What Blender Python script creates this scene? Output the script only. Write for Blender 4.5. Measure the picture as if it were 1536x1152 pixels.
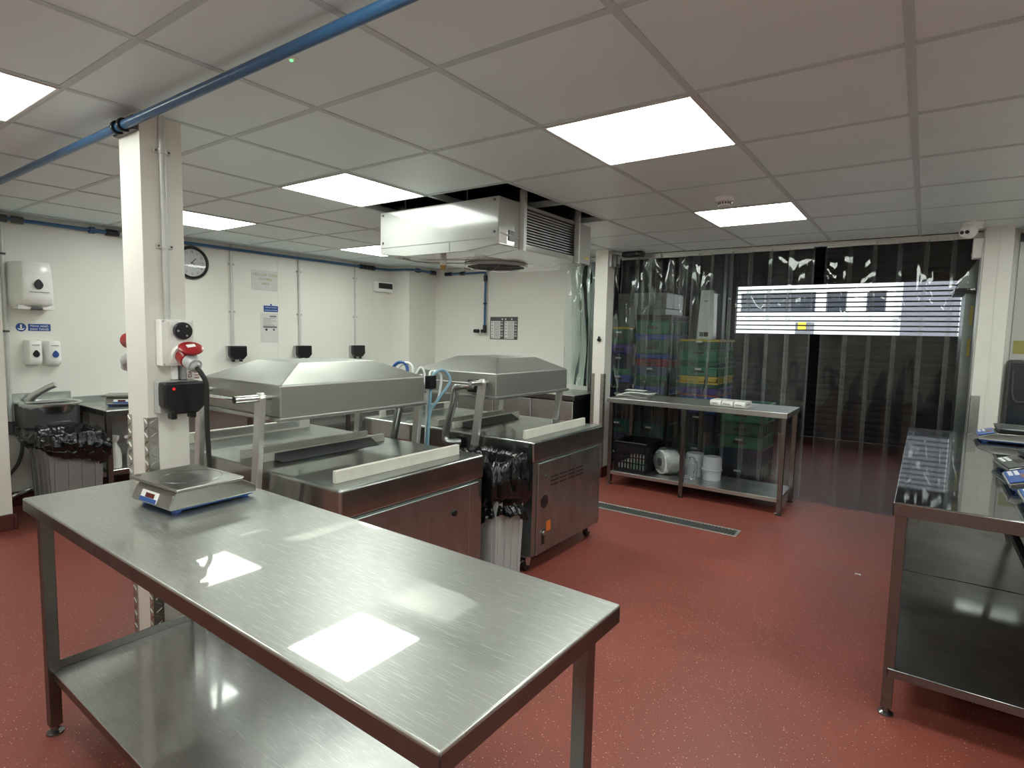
import bpy, bmesh, math, random
from mathutils import Vector, Matrix, noise
random.seed(7)
PI = math.pi
S = bpy.context.scene
COL = S.collection
for o in list(bpy.data.objects):
    bpy.data.objects.remove(o)

# ------------------------------------------------------------------ camera
CZ = 2.2165            # ceiling height
R_ = Vector((0.81278539, 0.58215936, 0.02168833))
U_ = Vector((-0.06812344, 0.05800541, 0.99598924))
F_ = Vector((-0.57856642, 0.81100299, -0.08680465))
cam_d = bpy.data.cameras.new('camera')
cam_d.sensor_width = 36.0
cam_d.lens = 863.86 * 36.0 / 1536.0
cam_d.clip_start = 0.05
cam = bpy.data.objects.new('camera', cam_d)
COL.objects.link(cam)
cam.matrix_world = Matrix(((R_.x, U_.x, -F_.x, 0), (R_.y, U_.y, -F_.y, 0), (R_.z, U_.z, -F_.z, 1.40), (0, 0, 0, 1)))
S.camera = cam

# ------------------------------------------------------------------ world (daylight outside the shutter) and exposure
W = bpy.data.worlds.new('overcast_sky'); S.world = W
W.use_nodes = True
W.node_tree.nodes['Background'].inputs[0].default_value = (0.86, 0.93, 1.0, 1)
W.node_tree.nodes['Background'].inputs[1].default_value = 5.0
S.view_settings.view_transform = 'Standard'
S.view_settings.look = 'None'
S.view_settings.gamma = 1.0
S.view_settings.use_curve_mapping = False
S.view_settings.exposure = 0.0
PANEL = 14.5            # radiance of the LED ceiling panels
try:
    S.cycles.transparent_max_bounces = 24
    S.cycles.max_bounces = 12
    S.cycles.diffuse_bounces = 5
except Exception:
    pass

# ------------------------------------------------------------------ materials
def nt(name):
    m = bpy.data.materials.new(name); m.use_nodes = True
    t = m.node_tree; return m, t, t.nodes['Principled BSDF']
def node(t, typ, **kw):
    n = t.nodes.new(typ)
    for k, v in kw.items():
        if hasattr(n, k): setattr(n, k, v)
        else: n.inputs[k].default_value = v
    return n
def coords(t, scale=(1, 1, 1), kind='Object'):
    c = t.nodes.new('ShaderNodeTexCoord'); mp = t.nodes.new('ShaderNodeMapping')
    mp.inputs['Scale'].default_value = scale
    t.links.new(c.outputs[kind], mp.inputs['Vector']); return mp.outputs['Vector']
def ramp(t, src, stops):
    r = t.nodes.new('ShaderNodeValToRGB')
    el = r.color_ramp.elements
    while len(el) < len(stops): el.new(0.5)
    for e, (p, c) in zip(el, stops):
        e.position = p; e.color = (c, c, c, 1) if not isinstance(c, tuple) else (*c, 1)
    t.links.new(src, r.inputs[0]); return r.outputs[0]
def plain(name, col, rough=0.5, metal=0.0, var=0.06, scale=14, bump=0.0, emit=None, spec=0.5, coat=0.0):
    m, t, b = nt(name)
    v = coords(t)
    n = node(t, 'ShaderNodeTexNoise', Scale=scale, Detail=4.0)
    t.links.new(v, n.inputs['Vector'])
    lo = tuple(c * (1 - var) for c in col); hi = tuple(min(1, c * (1 + var)) for c in col)
    t.links.new(ramp(t, n.outputs['Fac'], [(0.3, lo), (0.7, hi)]), b.inputs['Base Color'])
    b.inputs['Roughness'].default_value = rough
    b.inputs['Metallic'].default_value = metal
    b.inputs['Specular IOR Level'].default_value = spec
    if coat: b.inputs['Coat Weight'].default_value = coat; b.inputs['Coat Roughness'].default_value = 0.08
    if bump:
        bp = node(t, 'ShaderNodeBump', Strength=bump, Distance=0.01)
        t.links.new(n.outputs['Fac'], bp.inputs['Height']); t.links.new(bp.outputs[0], b.inputs['Normal'])
    if emit:
        b.inputs['Emission Color'].default_value = (*emit[0], 1); b.inputs['Emission Strength'].default_value = emit[1]
    return m
def steel(name, col=(0.60, 0.595, 0.57), r1=0.12, r2=0.38, mix=0.5, stretch=(3, 60, 60), scratch=0.0, smear=0.10, spread=0.25):
    """worn stainless steel: a tight and a wide gloss lobe, brushed grain, smears and scratches"""
    m, t, b = nt(name)
    v = coords(t, stretch); vs = coords(t, (1, 1, 1))
    n = node(t, 'ShaderNodeTexNoise', Scale=6.0, Detail=5.0); t.links.new(v, n.inputs['Vector'])
    sm = node(t, 'ShaderNodeTexNoise', Scale=3.5, Detail=6.0, Roughness=0.62); t.links.new(vs, sm.inputs['Vector'])
    t.links.new(ramp(t, sm.outputs['Fac'], [(0.3, tuple(c * (1 - smear) for c in col)), (0.72, tuple(min(1, c * (1 + smear)) for c in col))]), b.inputs['Base Color'])
    b.inputs['Metallic'].default_value = 1.0
    rr = t.nodes.new('ShaderNodeMapRange'); rr.inputs[3].default_value = r2 - 0.06; rr.inputs[4].default_value = r2 + 0.10
    t.links.new(n.outputs['Fac'], rr.inputs[0]); t.links.new(rr.outputs[0], b.inputs['Roughness'])
    g = node(t, 'ShaderNodeBsdfGlossy'); g.inputs['Roughness'].default_value = r1
    g.inputs['Color'].default_value = (*col, 1)
    bp = node(t, 'ShaderNodeBump', Strength=0.05, Distance=0.002)
    t.links.new(n.outputs['Fac'], bp.inputs['Height'])
    t.links.new(bp.outputs[0], b.inputs['Normal'])
    fac = t.nodes.new('ShaderNodeMapRange'); fac.inputs[1].default_value = 0.3; fac.inputs[2].default_value = 0.75
    fac.inputs[3].default_value = max(0, mix - spread); fac.inputs[4].default_value = min(1, mix + spread)
    t.links.new(sm.outputs['Fac'], fac.inputs[0])
    facout = fac.outputs[0]
    if scratch:
        w = node(t, 'ShaderNodeTexNoise', Scale=2.2, Detail=2.0); t.links.new(vs, w.inputs['Vector'])
        mixv = t.nodes.new('ShaderNodeMixRGB'); mixv.inputs[0].default_value = 0.012
        t.links.new(vs, mixv.inputs[1]); t.links.new(w.outputs['Color'], mixv.inputs[2])
        acc = None
        for ang in (0.15, 0.75, 1.5, 2.2, 2.8):
            mp = t.nodes.new('ShaderNodeMapping'); mp.inputs['Rotation'].default_value = (0, 0, ang); mp.inputs['Scale'].default_value = (13, 420, 1)
            t.links.new(mixv.outputs[0], mp.inputs['Vector'])
            s = node(t, 'ShaderNodeTexNoise', Scale=1.0, Detail=1.0); t.links.new(mp.outputs[0], s.inputs['Vector'])
            c = ramp(t, s.outputs['Fac'], [(0.66, 0.0), (0.76, 1.0)])
            if acc is None: acc = c
            else:
                mx = t.nodes.new('ShaderNodeMath'); mx.operation = 'MAXIMUM'
                t.links.new(acc, mx.inputs[0]); t.links.new(c, mx.inputs[1]); acc = mx.outputs[0]
        su = t.nodes.new('ShaderNodeMath'); su.operation = 'MULTIPLY_ADD'; su.inputs[1].default_value = -scratch; su.use_clamp = True
        t.links.new(acc, su.inputs[0]); t.links.new(facout, su.inputs[2]); facout = su.outputs[0]
    mx = t.nodes.new('ShaderNodeMixShader')
    t.links.new(facout, mx.inputs[0]); t.links.new(b.outputs[0], mx.inputs[1]); t.links.new(g.outputs[0], mx.inputs[2])
    t.links.new(mx.outputs[0], t.nodes['Material Output'].inputs['Surface'])
    return m
def clear_film(name, tint=(0.86, 0.90, 0.89), haze=0.05, rough=0.04, hazecol=(0.75, 0.8, 0.8), ior=1.38, bump=0.0, bscale=9, edge=0.0):
    m = bpy.data.materials.new(name); m.use_nodes = True; t = m.node_tree
    t.nodes.remove(t.nodes['Principled BSDF'])
    tr = node(t, 'ShaderNodeBsdfTransparent'); tr.inputs[0].default_value = (*tint, 1)
    gl = node(t, 'ShaderNodeBsdfGlossy'); gl.inputs['Roughness'].default_value = rough
    df = node(t, 'ShaderNodeBsdfTranslucent'); df.inputs[0].default_value = (*hazecol, 1)
    d2 = node(t, 'ShaderNodeBsdfDiffuse'); d2.inputs[0].default_value = (*hazecol, 1)
    ad = t.nodes.new('ShaderNodeMixShader'); ad.inputs[0].default_value = 0.5
    t.links.new(df.outputs[0], ad.inputs[1]); t.links.new(d2.outputs[0], ad.inputs[2])
    n = node(t, 'ShaderNodeTexNoise', Scale=bscale, Detail=3.0); t.links.new(coords(t, (1, 1, 0.35)), n.inputs['Vector'])
    hz = t.nodes.new('ShaderNodeMapRange'); hz.inputs[1].default_value = 0.35; hz.inputs[2].default_value = 0.7
    hz.inputs[3].default_value = haze * 0.5; hz.inputs[4].default_value = haze * 1.6
    t.links.new(n.outputs['Fac'], hz.inputs[0])
    hzo = hz.outputs[0]
    if edge:
        tc = t.nodes.new('ShaderNodeTexCoord'); sp = t.nodes.new('ShaderNodeSeparateXYZ'); t.links.new(tc.outputs['Generated'], sp.inputs[0])
        pp = t.nodes.new('ShaderNodeMath'); pp.operation = 'PINGPONG'; pp.inputs[1].default_value = 0.5; t.links.new(sp.outputs[0], pp.inputs[0])
        er = ramp(t, pp.outputs[0], [(0.03, edge), (0.11, 0.0)])
        ad2 = t.nodes.new('ShaderNodeMath'); ad2.operation = 'ADD'; t.links.new(hzo, ad2.inputs[0]); t.links.new(er, ad2.inputs[1]); hzo = ad2.outputs[0]
    m1 = t.nodes.new('ShaderNodeMixShader'); t.links.new(hzo, m1.inputs[0])
    t.links.new(tr.outputs[0], m1.inputs[1]); t.links.new(ad.outputs[0], m1.inputs[2])
    fr = node(t, 'ShaderNodeFresnel', IOR=ior)
    m2 = t.nodes.new('ShaderNodeMixShader'); t.links.new(fr.outputs[0], m2.inputs[0])
    t.links.new(m1.outputs[0], m2.inputs[1]); t.links.new(gl.outputs[0], m2.inputs[2])
    if bump:
        bp = node(t, 'ShaderNodeBump', Strength=bump, Distance=0.02)
        t.links.new(n.outputs['Fac'], bp.inputs['Height']); t.links.new(bp.outputs[0], gl.inputs['Normal']); t.links.new(bp.outputs[0], fr.inputs['Normal'])
    t.links.new(m2.outputs[0], t.nodes['Material Output'].inputs['Surface'])
    return m
def floor_mat():
    m, t, b = nt('red_resin_floor')
    v = coords(t)
    big = node(t, 'ShaderNodeTexNoise', Scale=1.6, Detail=6.0, Roughness=0.6); t.links.new(v, big.inputs['Vector'])
    fine = node(t, 'ShaderNodeTexNoise', Scale=160.0, Detail=2.0); t.links.new(v, fine.inputs['Vector'])
    base = ramp(t, big.outputs['Fac'], [(0.3, (0.205, 0.050, 0.036)), (0.7, (0.275, 0.070, 0.052))])
    mixf = t.nodes.new('ShaderNodeMixRGB'); mixf.blend_type = 'MULTIPLY'; mixf.inputs[0].default_value = 0.6
    t.links.new(base, mixf.inputs[1]); t.links.new(ramp(t, fine.outputs['Fac'], [(0.3, 0.65), (0.7, 1.25)]), mixf.inputs[2])
    vo = node(t, 'ShaderNodeTexVoronoi', Scale=85.0); t.links.new(v, vo.inputs['Vector'])
    sp = ramp(t, vo.outputs['Distance'], [(0.10, 1.0), (0.17, 0.0)])
    sel = t.nodes.new('ShaderNodeSeparateColor'); t.links.new(vo.outputs['Color'], sel.inputs[0])
    keep = ramp(t, sel.outputs[0], [(0.45, 0.0), (0.60, 1.0)])
    mu = t.nodes.new('ShaderNodeMath'); mu.operation = 'MULTIPLY'; t.links.new(sp, mu.inputs[0]); t.links.new(keep, mu.inputs[1])
    fl = t.nodes.new('ShaderNodeMixRGB'); t.links.new(mu.outputs[0], fl.inputs[0])
    t.links.new(mixf.outputs[0], fl.inputs[1]); fl.inputs[2].default_value = (0.85, 0.55, 0.45, 1)
    t.links.new(fl.outputs[0], b.inputs['Base Color'])
    rr = t.nodes.new('ShaderNodeMapRange'); rr.inputs[3].default_value = 0.30; rr.inputs[4].default_value = 0.55
    t.links.new(big.outputs['Fac'], rr.inputs[0]); t.links.new(rr.outputs[0], b.inputs['Roughness'])
    bp = node(t, 'ShaderNodeBump', Strength=0.25, Distance=0.003); t.links.new(fine.outputs['Fac'], bp.inputs['Height'])
    t.links.new(bp.outputs[0], b.inputs['Normal'])
    return m
def wall_mat(name, col):
    m, t, b = nt(name)
    v = coords(t)
    n = node(t, 'ShaderNodeTexNoise', Scale=1.2, Detail=7.0, Roughness=0.65); t.links.new(v, n.inputs['Vector'])
    sc = node(t, 'ShaderNodeTexNoise', Scale=7.0, Detail=8.0, Roughness=0.7); t.links.new(v, sc.inputs['Vector'])
    a = ramp(t, n.outputs['Fac'], [(0.3, tuple(c * 0.955 for c in col)), (0.7, col)])
    mu = t.nodes.new('ShaderNodeMixRGB'); mu.blend_type = 'MULTIPLY'; mu.inputs[0].default_value = 0.5
    t.links.new(a, mu.inputs[1]); t.links.new(ramp(t, sc.outputs['Fac'], [(0.22, 0.82), (0.36, 1.0)]), mu.inputs[2])
    t.links.new(mu.outputs[0], b.inputs['Base Color'])
    b.inputs['Roughness'].default_value = 0.38
    bp = node(t, 'ShaderNodeBump', Strength=0.06, Distance=0.02); t.links.new(n.outputs['Fac'], bp.inputs['Height'])
    t.links.new(bp.outputs[0], b.inputs['Normal'])
    return m
def bag_mat(name, col=(0.005, 0.005, 0.006), rough=0.17):
    m, t, b = nt(name)
    v = coords(t, (1, 1, 0.6))
    n = node(t, 'ShaderNodeTexNoise', Scale=22.0, Detail=4.0, Distortion=2.0); t.links.new(v, n.inputs['Vector'])
    b.inputs['Base Color'].default_value = (*col, 1); b.inputs['Roughness'].default_value = rough
    bp = node(t, 'ShaderNodeBump', Strength=0.16, Distance=0.02); t.links.new(n.outputs['Fac'], bp.inputs['Height'])
    t.links.new(bp.outputs[0], b.inputs['Normal'])
    return m

M = {}
M['floor'] = floor_mat()
M['wall'] = wall_mat('white_wall_cladding', (0.80, 0.79, 0.735))
M['gloom_wall'] = plain('gloom_toned_store_wall', (0.035, 0.036, 0.04), 0.7)  # unlit gloom of the store put into the wall colour
M['void'] = plain('dark_ceiling_void', (0.05, 0.055, 0.07), 0.9)
M['skirt'] = plain('dark_red_cove_skirting', (0.085, 0.02, 0.016), 0.45, bump=0.1, scale=60)
M['tile'] = plain('ceiling_tile_white', (0.75, 0.885, 0.905), 0.42, var=0.02, scale=3, bump=0.02)
M['tee'] = plain('ceiling_grid_tee', (0.54, 0.64, 0.65), 0.5, var=0.03)
M['col'] = plain('white_painted_steel_cladding', (0.80, 0.785, 0.73), 0.30, var=0.03, scale=4)
M['led'] = plain('led_panel_diffuser', (0.9, 0.9, 0.9), 0.5, var=0.0, emit=((0.93, 1.0, 0.925), PANEL))
M['unit_white'] = plain('off_white_enamel', (0.36, 0.365, 0.345), 0.16, var=0.02, coat=0.6)
M['white_metal'] = plain('white_coated_metal', (0.60, 0.60, 0.575), 0.25, var=0.02)
M['white_plastic'] = plain('white_plastic', (0.88, 0.88, 0.85), 0.18, var=0.02)
M['grey_plastic'] = plain('grey_plastic', (0.42, 0.43, 0.43), 0.4)
M['dgrey_plastic'] = plain('dark_grey_plastic', (0.075, 0.078, 0.08), 0.38)
M['black'] = plain('black_plastic', (0.008, 0.0085, 0.011), 0.32)
M['rubber'] = plain('black_rubber', (0.012, 0.012, 0.012), 0.6)
M['red'] = plain('red_plastic', (0.30, 0.012, 0.014), 0.3)
M['blue'] = plain('blue_plastic', (0.022, 0.085, 0.30), 0.35)
M['blue_pipe'] = plain('blue_coated_pipe', (0.035, 0.115, 0.25), 0.30)
M['pale_blue'] = plain('pale_blue_hose', (0.20, 0.36, 0.46), 0.35)
M['hose_white'] = plain('white_hose', (0.72, 0.75, 0.74), 0.35)
M['steel_top'] = steel('worn_stainless_worktop', (0.54, 0.55, 0.52), r1=0.03, r2=0.38, mix=0.30, spread=0.16, stretch=(14, 20, 1), scratch=0.30, smear=0.16)
M['steel_shelf'] = steel('stainless_shelf', (0.56, 0.565, 0.55), r1=0.08, r2=0.36, mix=0.30, stretch=(4, 70, 1), scratch=0.3)
M['steel_mirror'] = steel('polished_stainless_counter', (0.36, 0.37, 0.365), r1=0.03, r2=0.22, mix=0.85, stretch=(4, 70, 1), smear=0.06)
M['steel_low'] = steel('dull_stainless_shelf', (0.26, 0.27, 0.265), r1=0.08, r2=0.34, mix=0.4, stretch=(4, 70, 1))
M['steel_scale'] = steel('scale_stainless', (0.42, 0.42, 0.40), r1=0.08, r2=0.30, mix=0.45)
M['steel'] = steel('brushed_stainless', (0.52, 0.545, 0.525), r1=0.16, r2=0.42, mix=0.35)
M['steel_lid'] = steel('satin_stainless_lid', (0.41, 0.415, 0.385), r1=0.38, r2=0.55, mix=0.40, smear=0.03)
M['steel_tank'] = steel('stainless_chamber', (0.43, 0.455, 0.44), r1=0.05, r2=0.30, mix=0.58, spread=0.12, smear=0.05)
M['steel_leg'] = steel('stainless_tube', (0.22, 0.22, 0.21), r1=0.12, r2=0.36, mix=0.5, stretch=(60, 60, 3))
M['steel_dark'] = steel('dark_stainless_panel', (0.37, 0.42, 0.415), r1=0.16, r2=0.36, mix=0.45, smear=0.04)
M['chrome'] = steel('polished_chrome', (0.70, 0.71, 0.69), r1=0.08, r2=0.28, mix=0.5)
M['alu'] = plain('aluminium', (0.62, 0.62, 0.59), 0.36, metal=0.75)
M['alu_plate'] = plain('tread_plate_aluminium', (0.46, 0.46, 0.43), 0.34, metal=0.85)
M['galv'] = plain('galvanised_conduit', (0.60, 0.61, 0.59), 0.42, metal=0.25)
M['bar'] = plain('pale_silicone_seal_bar', (0.62, 0.60, 0.54), 0.42)
M['pvc'] = clear_film('clear_pvc_strip', tint=(0.94, 0.955, 0.95), haze=0.010, rough=0.03, edge=0.05)
M['pvc_hazy'] = clear_film('hazy_pvc_strip', tint=(0.935, 0.955, 0.95), haze=0.028, rough=0.035, edge=0.10)
M['pvc_edge'] = clear_film('clear_pvc_bunched', tint=(0.955, 0.98, 0.97), haze=0.055, rough=0.05, hazecol=(0.70, 0.80, 0.77))
M['film'] = clear_film('crinkled_clear_film', tint=(0.9, 0.92, 0.92), haze=0.11, rough=0.06, bump=0.9, bscale=26, hazecol=(0.8, 0.82, 0.84))
M['glass'] = clear_film('clock_glass', tint=(0.97, 0.97, 0.97), haze=0.0, rough=0.01)
M['bag'] = bag_mat('black_bin_liner')
M['bin'] = plain('grey_bin_plastic', (0.21, 0.215, 0.21), 0.4)
M['paper'] = plain('white_paper', (0.74, 0.74, 0.72), 0.6, var=0.02)
M['lam'] = plain('laminated_paper', (0.66, 0.66, 0.645), 0.25, var=0.02)
M['ink'] = plain('grey_print', (0.16, 0.16, 0.16), 0.6)
M['black_ink'] = plain('black_print', (0.02, 0.02, 0.02), 0.5)
M['sign_blue'] = plain('sign_blue', (0.018, 0.075, 0.30), 0.3)
M['sign_white'] = plain('sign_white', (0.8, 0.8, 0.8), 0.35)
M['olive_ink'] = plain('yellow_print', (0.38, 0.34, 0.10), 0.5)
M['red_led'] = plain('red_led_display', (0.10, 0.006, 0.008), 0.15)
M['led_red_on'] = plain('red_indicator', (0.4, 0.0, 0.0), 0.3, emit=((1, 0.03, 0.04), 0.6))
M['led_green_on'] = plain('green_indicator', (0.0, 0.4, 0.05), 0.3, emit=((0.1, 1.0, 0.2), 3.0))
M['orange'] = plain('orange_label', (0.65, 0.16, 0.02), 0.45)
M['yellow'] = plain('yellow_plastic', (0.62, 0.45, 0.02), 0.4)
M['brass'] = plain('brass', (0.42, 0.27, 0.09), 0.35, metal=0.9)
M['fin'] = plain('aluminium_fins', (0.42, 0.43, 0.44), 0.45, metal=0.6)
M['c_green'] = plain('green_crate', (0.020, 0.20, 0.11), 0.4)
M['c_dgreen'] = plain('dark_green_crate', (0.014, 0.10, 0.068), 0.4)
M['c_blue'] = plain('blue_crate', (0.03, 0.085, 0.40), 0.4)
M['c_navy'] = plain('navy_crate', (0.014, 0.022, 0.065), 0.4)
M['c_purple'] = plain('purple_crate', (0.065, 0.035, 0.27), 0.4)
M['c_red'] = plain('maroon_crate', (0.28, 0.025, 0.05), 0.4)
M['c_grey'] = plain('slate_blue_crate', (0.07, 0.11, 0.20), 0.4)
M['c_black'] = plain('black_crate', (0.012, 0.014, 0.016), 0.4)
M['c_yellow'] = plain('yellow_crate', (0.58, 0.40, 0.02), 0.4)
M['shutter'] = plain('dark_roller_shutter', (0.013, 0.015, 0.019), 0.6)
M['tub'] = plain('translucent_white_tub', (0.40, 0.43, 0.46), 0.3)
M['brick'] = plain('pale_render_facade', (0.72, 0.70, 0.68), 0.8, scale=3)
M['facade_grey'] = plain('grey_facade_panel', (0.13, 0.125, 0.14), 0.7)
M['facade_win'] = plain('dark_window_glass', (0.03, 0.035, 0.045), 0.15)
M['tarmac'] = plain('pale_yard_concrete', (0.45, 0.44, 0.43), 0.85)
M['green_cloth'] = plain('pale_green_cloth', (0.28, 0.55, 0.45), 0.8)
M['grate'] = plain('dull_steel_grate', (0.13, 0.13, 0.12), 0.45)
M['fan'] = plain('dark_fan_grille', (0.03, 0.032, 0.035), 0.5)

# ------------------------------------------------------------------ mesh helpers
class B:
    def __init__(s): s.bm = bmesh.new()
    def _bev(s, verts, bev, seg):
        if bev > 0:
            ed = list({e for v in verts for e in v.link_edges})
            bmesh.ops.bevel(s.bm, geom=ed, offset=bev, segments=seg, affect='EDGES', profile=0.5, clamp_overlap=True)
    def box(s, x0, x1, y0, y1, z0, z1, bev=0.0, seg=2, mx=None):
        c = Vector(((x0 + x1) / 2, (y0 + y1) / 2, (z0 + z1) / 2))
        m = Matrix.Translation(c) @ Matrix.Diagonal((x1 - x0, y1 - y0, z1 - z0, 1))
        r = bmesh.ops.create_cube(s.bm, size=1.0, matrix=m)
        vs = r['verts']
        if mx is not None: bmesh.ops.transform(s.bm, matrix=mx, verts=vs)
        s._bev(vs, bev, seg); return s
    def cyl(s, p0, p1, r, n=16, r2=None, bev=0.0):
        p0 = Vector(p0); p1 = Vector(p1); d = p1 - p0
        q = d.to_track_quat('Z', 'Y').to_matrix().to_4x4()
        g = bmesh.ops.create_cone(s.bm, cap_ends=True, segments=n, radius1=r, radius2=(r if r2 is None else r2), depth=d.length,
                                  matrix=Matrix.Translation((p0 + p1) / 2) @ q)
        if bev:
            ed = [e for e in {e for v in g['verts'] for e in v.link_edges} if any(len(f.verts) > 4 for f in e.link_faces)]
            bmesh.ops.bevel(s.bm, geom=ed, offset=bev, segments=2, affect='EDGES', profile=0.5, clamp_overlap=True)
        return s
    def tube(s, pts, r, n=10, closed=False):
        pts = [Vector(p) for p in pts]; rings = []
        up = Vector((0, 0, 1)); N = len(pts)
        t0 = (pts[1] - pts[0]).normalized()
        nrm = t0.cross(up)
        if nrm.length < 1e-3: nrm = t0.cross(Vector((1, 0, 0)))
        nrm.normalize()
        for i, p in enumerate(pts):
            if closed: t = pts[(i + 1) % N] - pts[i - 1]
            else: t = pts[min(i + 1, N - 1)] - pts[max(i - 1, 0)]
            t.normalize(); nrm = (nrm - t * nrm.dot(t)).normalized(); b = t.cross(nrm)
            rr = r[i] if isinstance(r, (list, tuple)) else r
            rings.append([s.bm.verts.new(p + (nrm * math.cos(2 * PI * k / n) + b * math.sin(2 * PI * k / n)) * rr) for k in range(n)])
        for i in range(N if closed else N - 1):
            a, c = rings[i], rings[(i + 1) % N]
            for k in range(n): s.bm.faces.new((a[k], a[(k + 1) % n], c[(k + 1) % n], c[k]))
        if not closed:
            s.bm.faces.new(rings[0][::-1]); s.bm.faces.new(rings[-1])
        return s
    def prism(s, poly, axis, a, b, bev=0.0, seg=2):
        """poly of 2-D points in the two other axes (x: yz, y: xz, z: xy) pushed from a to b"""
        def mk(p, h):
            return {'x': (h, p[0], p[1]), 'y': (p[0], h, p[1]), 'z': (p[0], p[1], h)}[axis]
        v0 = [s.bm.verts.new(mk(p, a)) for p in poly]; v1 = [s.bm.verts.new(mk(p, b)) for p in poly]
        n = len(poly)
        s.bm.faces.new(v0); s.bm.faces.new(v1[::-1])
        for k in range(n): s.bm.faces.new((v0[k], v1[k], v1[(k + 1) % n], v0[(k + 1) % n]))
        bmesh.ops.recalc_face_normals(s.bm, faces=list({f for v in v0 + v1 for f in v.link_faces}))
        s._bev(v0 + v1, bev, seg); return s
    def lathe(s, prof, c=(0, 0, 0), n=24, mx=None):
        c = Vector(c); rings = []; new = []
        for r, z in prof:
            if r < 1e-6: ring = [s.bm.verts.new(c + Vector((0, 0, z)))]
            else: ring = [s.bm.verts.new(c + Vector((r * math.cos(2 * PI * k / n), r * math.sin(2 * PI * k / n), z))) for k in range(n)]
            rings.append(ring); new += ring
        for a, b in zip(rings, rings[1:]):
            for k in range(n):
                k2 = (k + 1) % n
                if len(a) == 1 and len(b) == 1: continue
                if len(a) == 1: s.bm.faces.new((a[0], b[k2], b[k]))
                elif len(b) == 1: s.bm.faces.new((a[k], a[k2], b[0]))
                else: s.bm.faces.new((a[k], a[k2], b[k2], b[k]))
        if mx is not None: bmesh.ops.transform(s.bm, matrix=mx, verts=new)
        return s
    def grid(s, fn, nu, nv):
        vs = [[s.bm.verts.new(fn(i / nu, j / nv)) for j in range(nv + 1)] for i in range(nu + 1)]
        for i in range(nu):
            for j in range(nv): s.bm.faces.new((vs[i][j], vs[i + 1][j], vs[i + 1][j + 1], vs[i][j + 1]))
        return s
    def solid(s, th):
        bmesh.ops.recalc_face_normals(s.bm, faces=s.bm.faces[:])
        bmesh.ops.solidify(s.bm, geom=s.bm.faces[:], thickness=th); return s
    def done(s, name, mat, parent=None, ang=38, loc=None, wn=True):
        bmesh.ops.recalc_face_normals(s.bm, faces=s.bm.faces[:])
        me = bpy.data.meshes.new(name); s.bm.to_mesh(me); s.bm.free()
        me.polygons.foreach_set('use_smooth', [True] * len(me.polygons))
        me.set_sharp_from_angle(angle=math.radians(ang))
        me.materials.append(M[mat] if isinstance(mat, str) else mat)
        o = bpy.data.objects.new(name, me); COL.objects.link(o)
        if wn:
            md = o.modifiers.new('wn', 'WEIGHTED_NORMAL'); md.keep_sharp = True; md.weight = 100
        if parent is not None: o.parent = parent
        if loc is not None: o.location = loc
        return o
def tag(o, label, cat, group=None, kind=None):
    o['label'] = label; o['category'] = cat
    if group: o['group'] = group
    if kind: o['kind'] = kind
    return o
def thing(name, label, cat, loc=(0, 0, 0), rz=0.0, group=None):
    o = bpy.data.objects.new(name, None); o.empty_display_size = 0.05; COL.objects.link(o)
    o.location = loc; o.rotation_euler = (0, 0, math.radians(rz))
    return tag(o, label, cat, group)
def struct(o):
    o['kind'] = 'structure'; return o
def lettering(txt, size, mat, parent, x, y, z, align='CENTER', extr=0.0004, sx=1.0, name='lettering'):
    """raised print facing local -y, up = local z"""
    c = bpy.data.curves.new('txt', 'FONT'); c.body = txt; c.size = size; c.align_x = align; c.extrude = extr; c.resolution_u = 2
    t = bpy.data.objects.new('txt', c); COL.objects.link(t)
    dg = bpy.context.evaluated_depsgraph_get(); dg.update()
    me = bpy.data.meshes.new_from_object(t.evaluated_get(dg))
    bpy.data.objects.remove(t); bpy.data.curves.remove(c)
    me.transform(Matrix.Translation((x, y, z)) @ Matrix.Rotation(PI / 2, 4, 'X') @ Matrix.Diagonal((sx, 1, 1, 1)))
    me.materials.clear(); me.materials.append(M[mat])
    o = bpy.data.objects.new(name, me); COL.objects.link(o); o.parent = parent
    return o
def arc(c, r, a0, a1, n, plane='xz'):
    out = []
    for k in range(n + 1):
        a = math.radians(a0 + (a1 - a0) * k / n); u, v = r * math.cos(a), r * math.sin(a)
        out.append({'xz': (c[0] + u, c[1], c[2] + v), 'yz': (c[0], c[1] + u, c[2] + v), 'xy': (c[0] + u, c[1] + v, c[2])}[plane])
    return out
def smooth(pts, n=6):
    """Catmull-Rom through the points"""
    P = [Vector(p) for p in pts]; P = [P[0] * 2 - P[1]] + P + [P[-1] * 2 - P[-2]]; out = []
    for i in range(1, len(P) - 2):
        for k in range(n):
            t = k / n; a, b, c, d = P[i - 1], P[i], P[i + 1], P[i + 2]
            out.append(0.5 * ((2 * b) + (c - a) * t + (2 * a - 5 * b + 4 * c - d) * t * t + (3 * b - a - 3 * c + d) * t ** 3))
    out.append(P[-2]); return out

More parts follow.
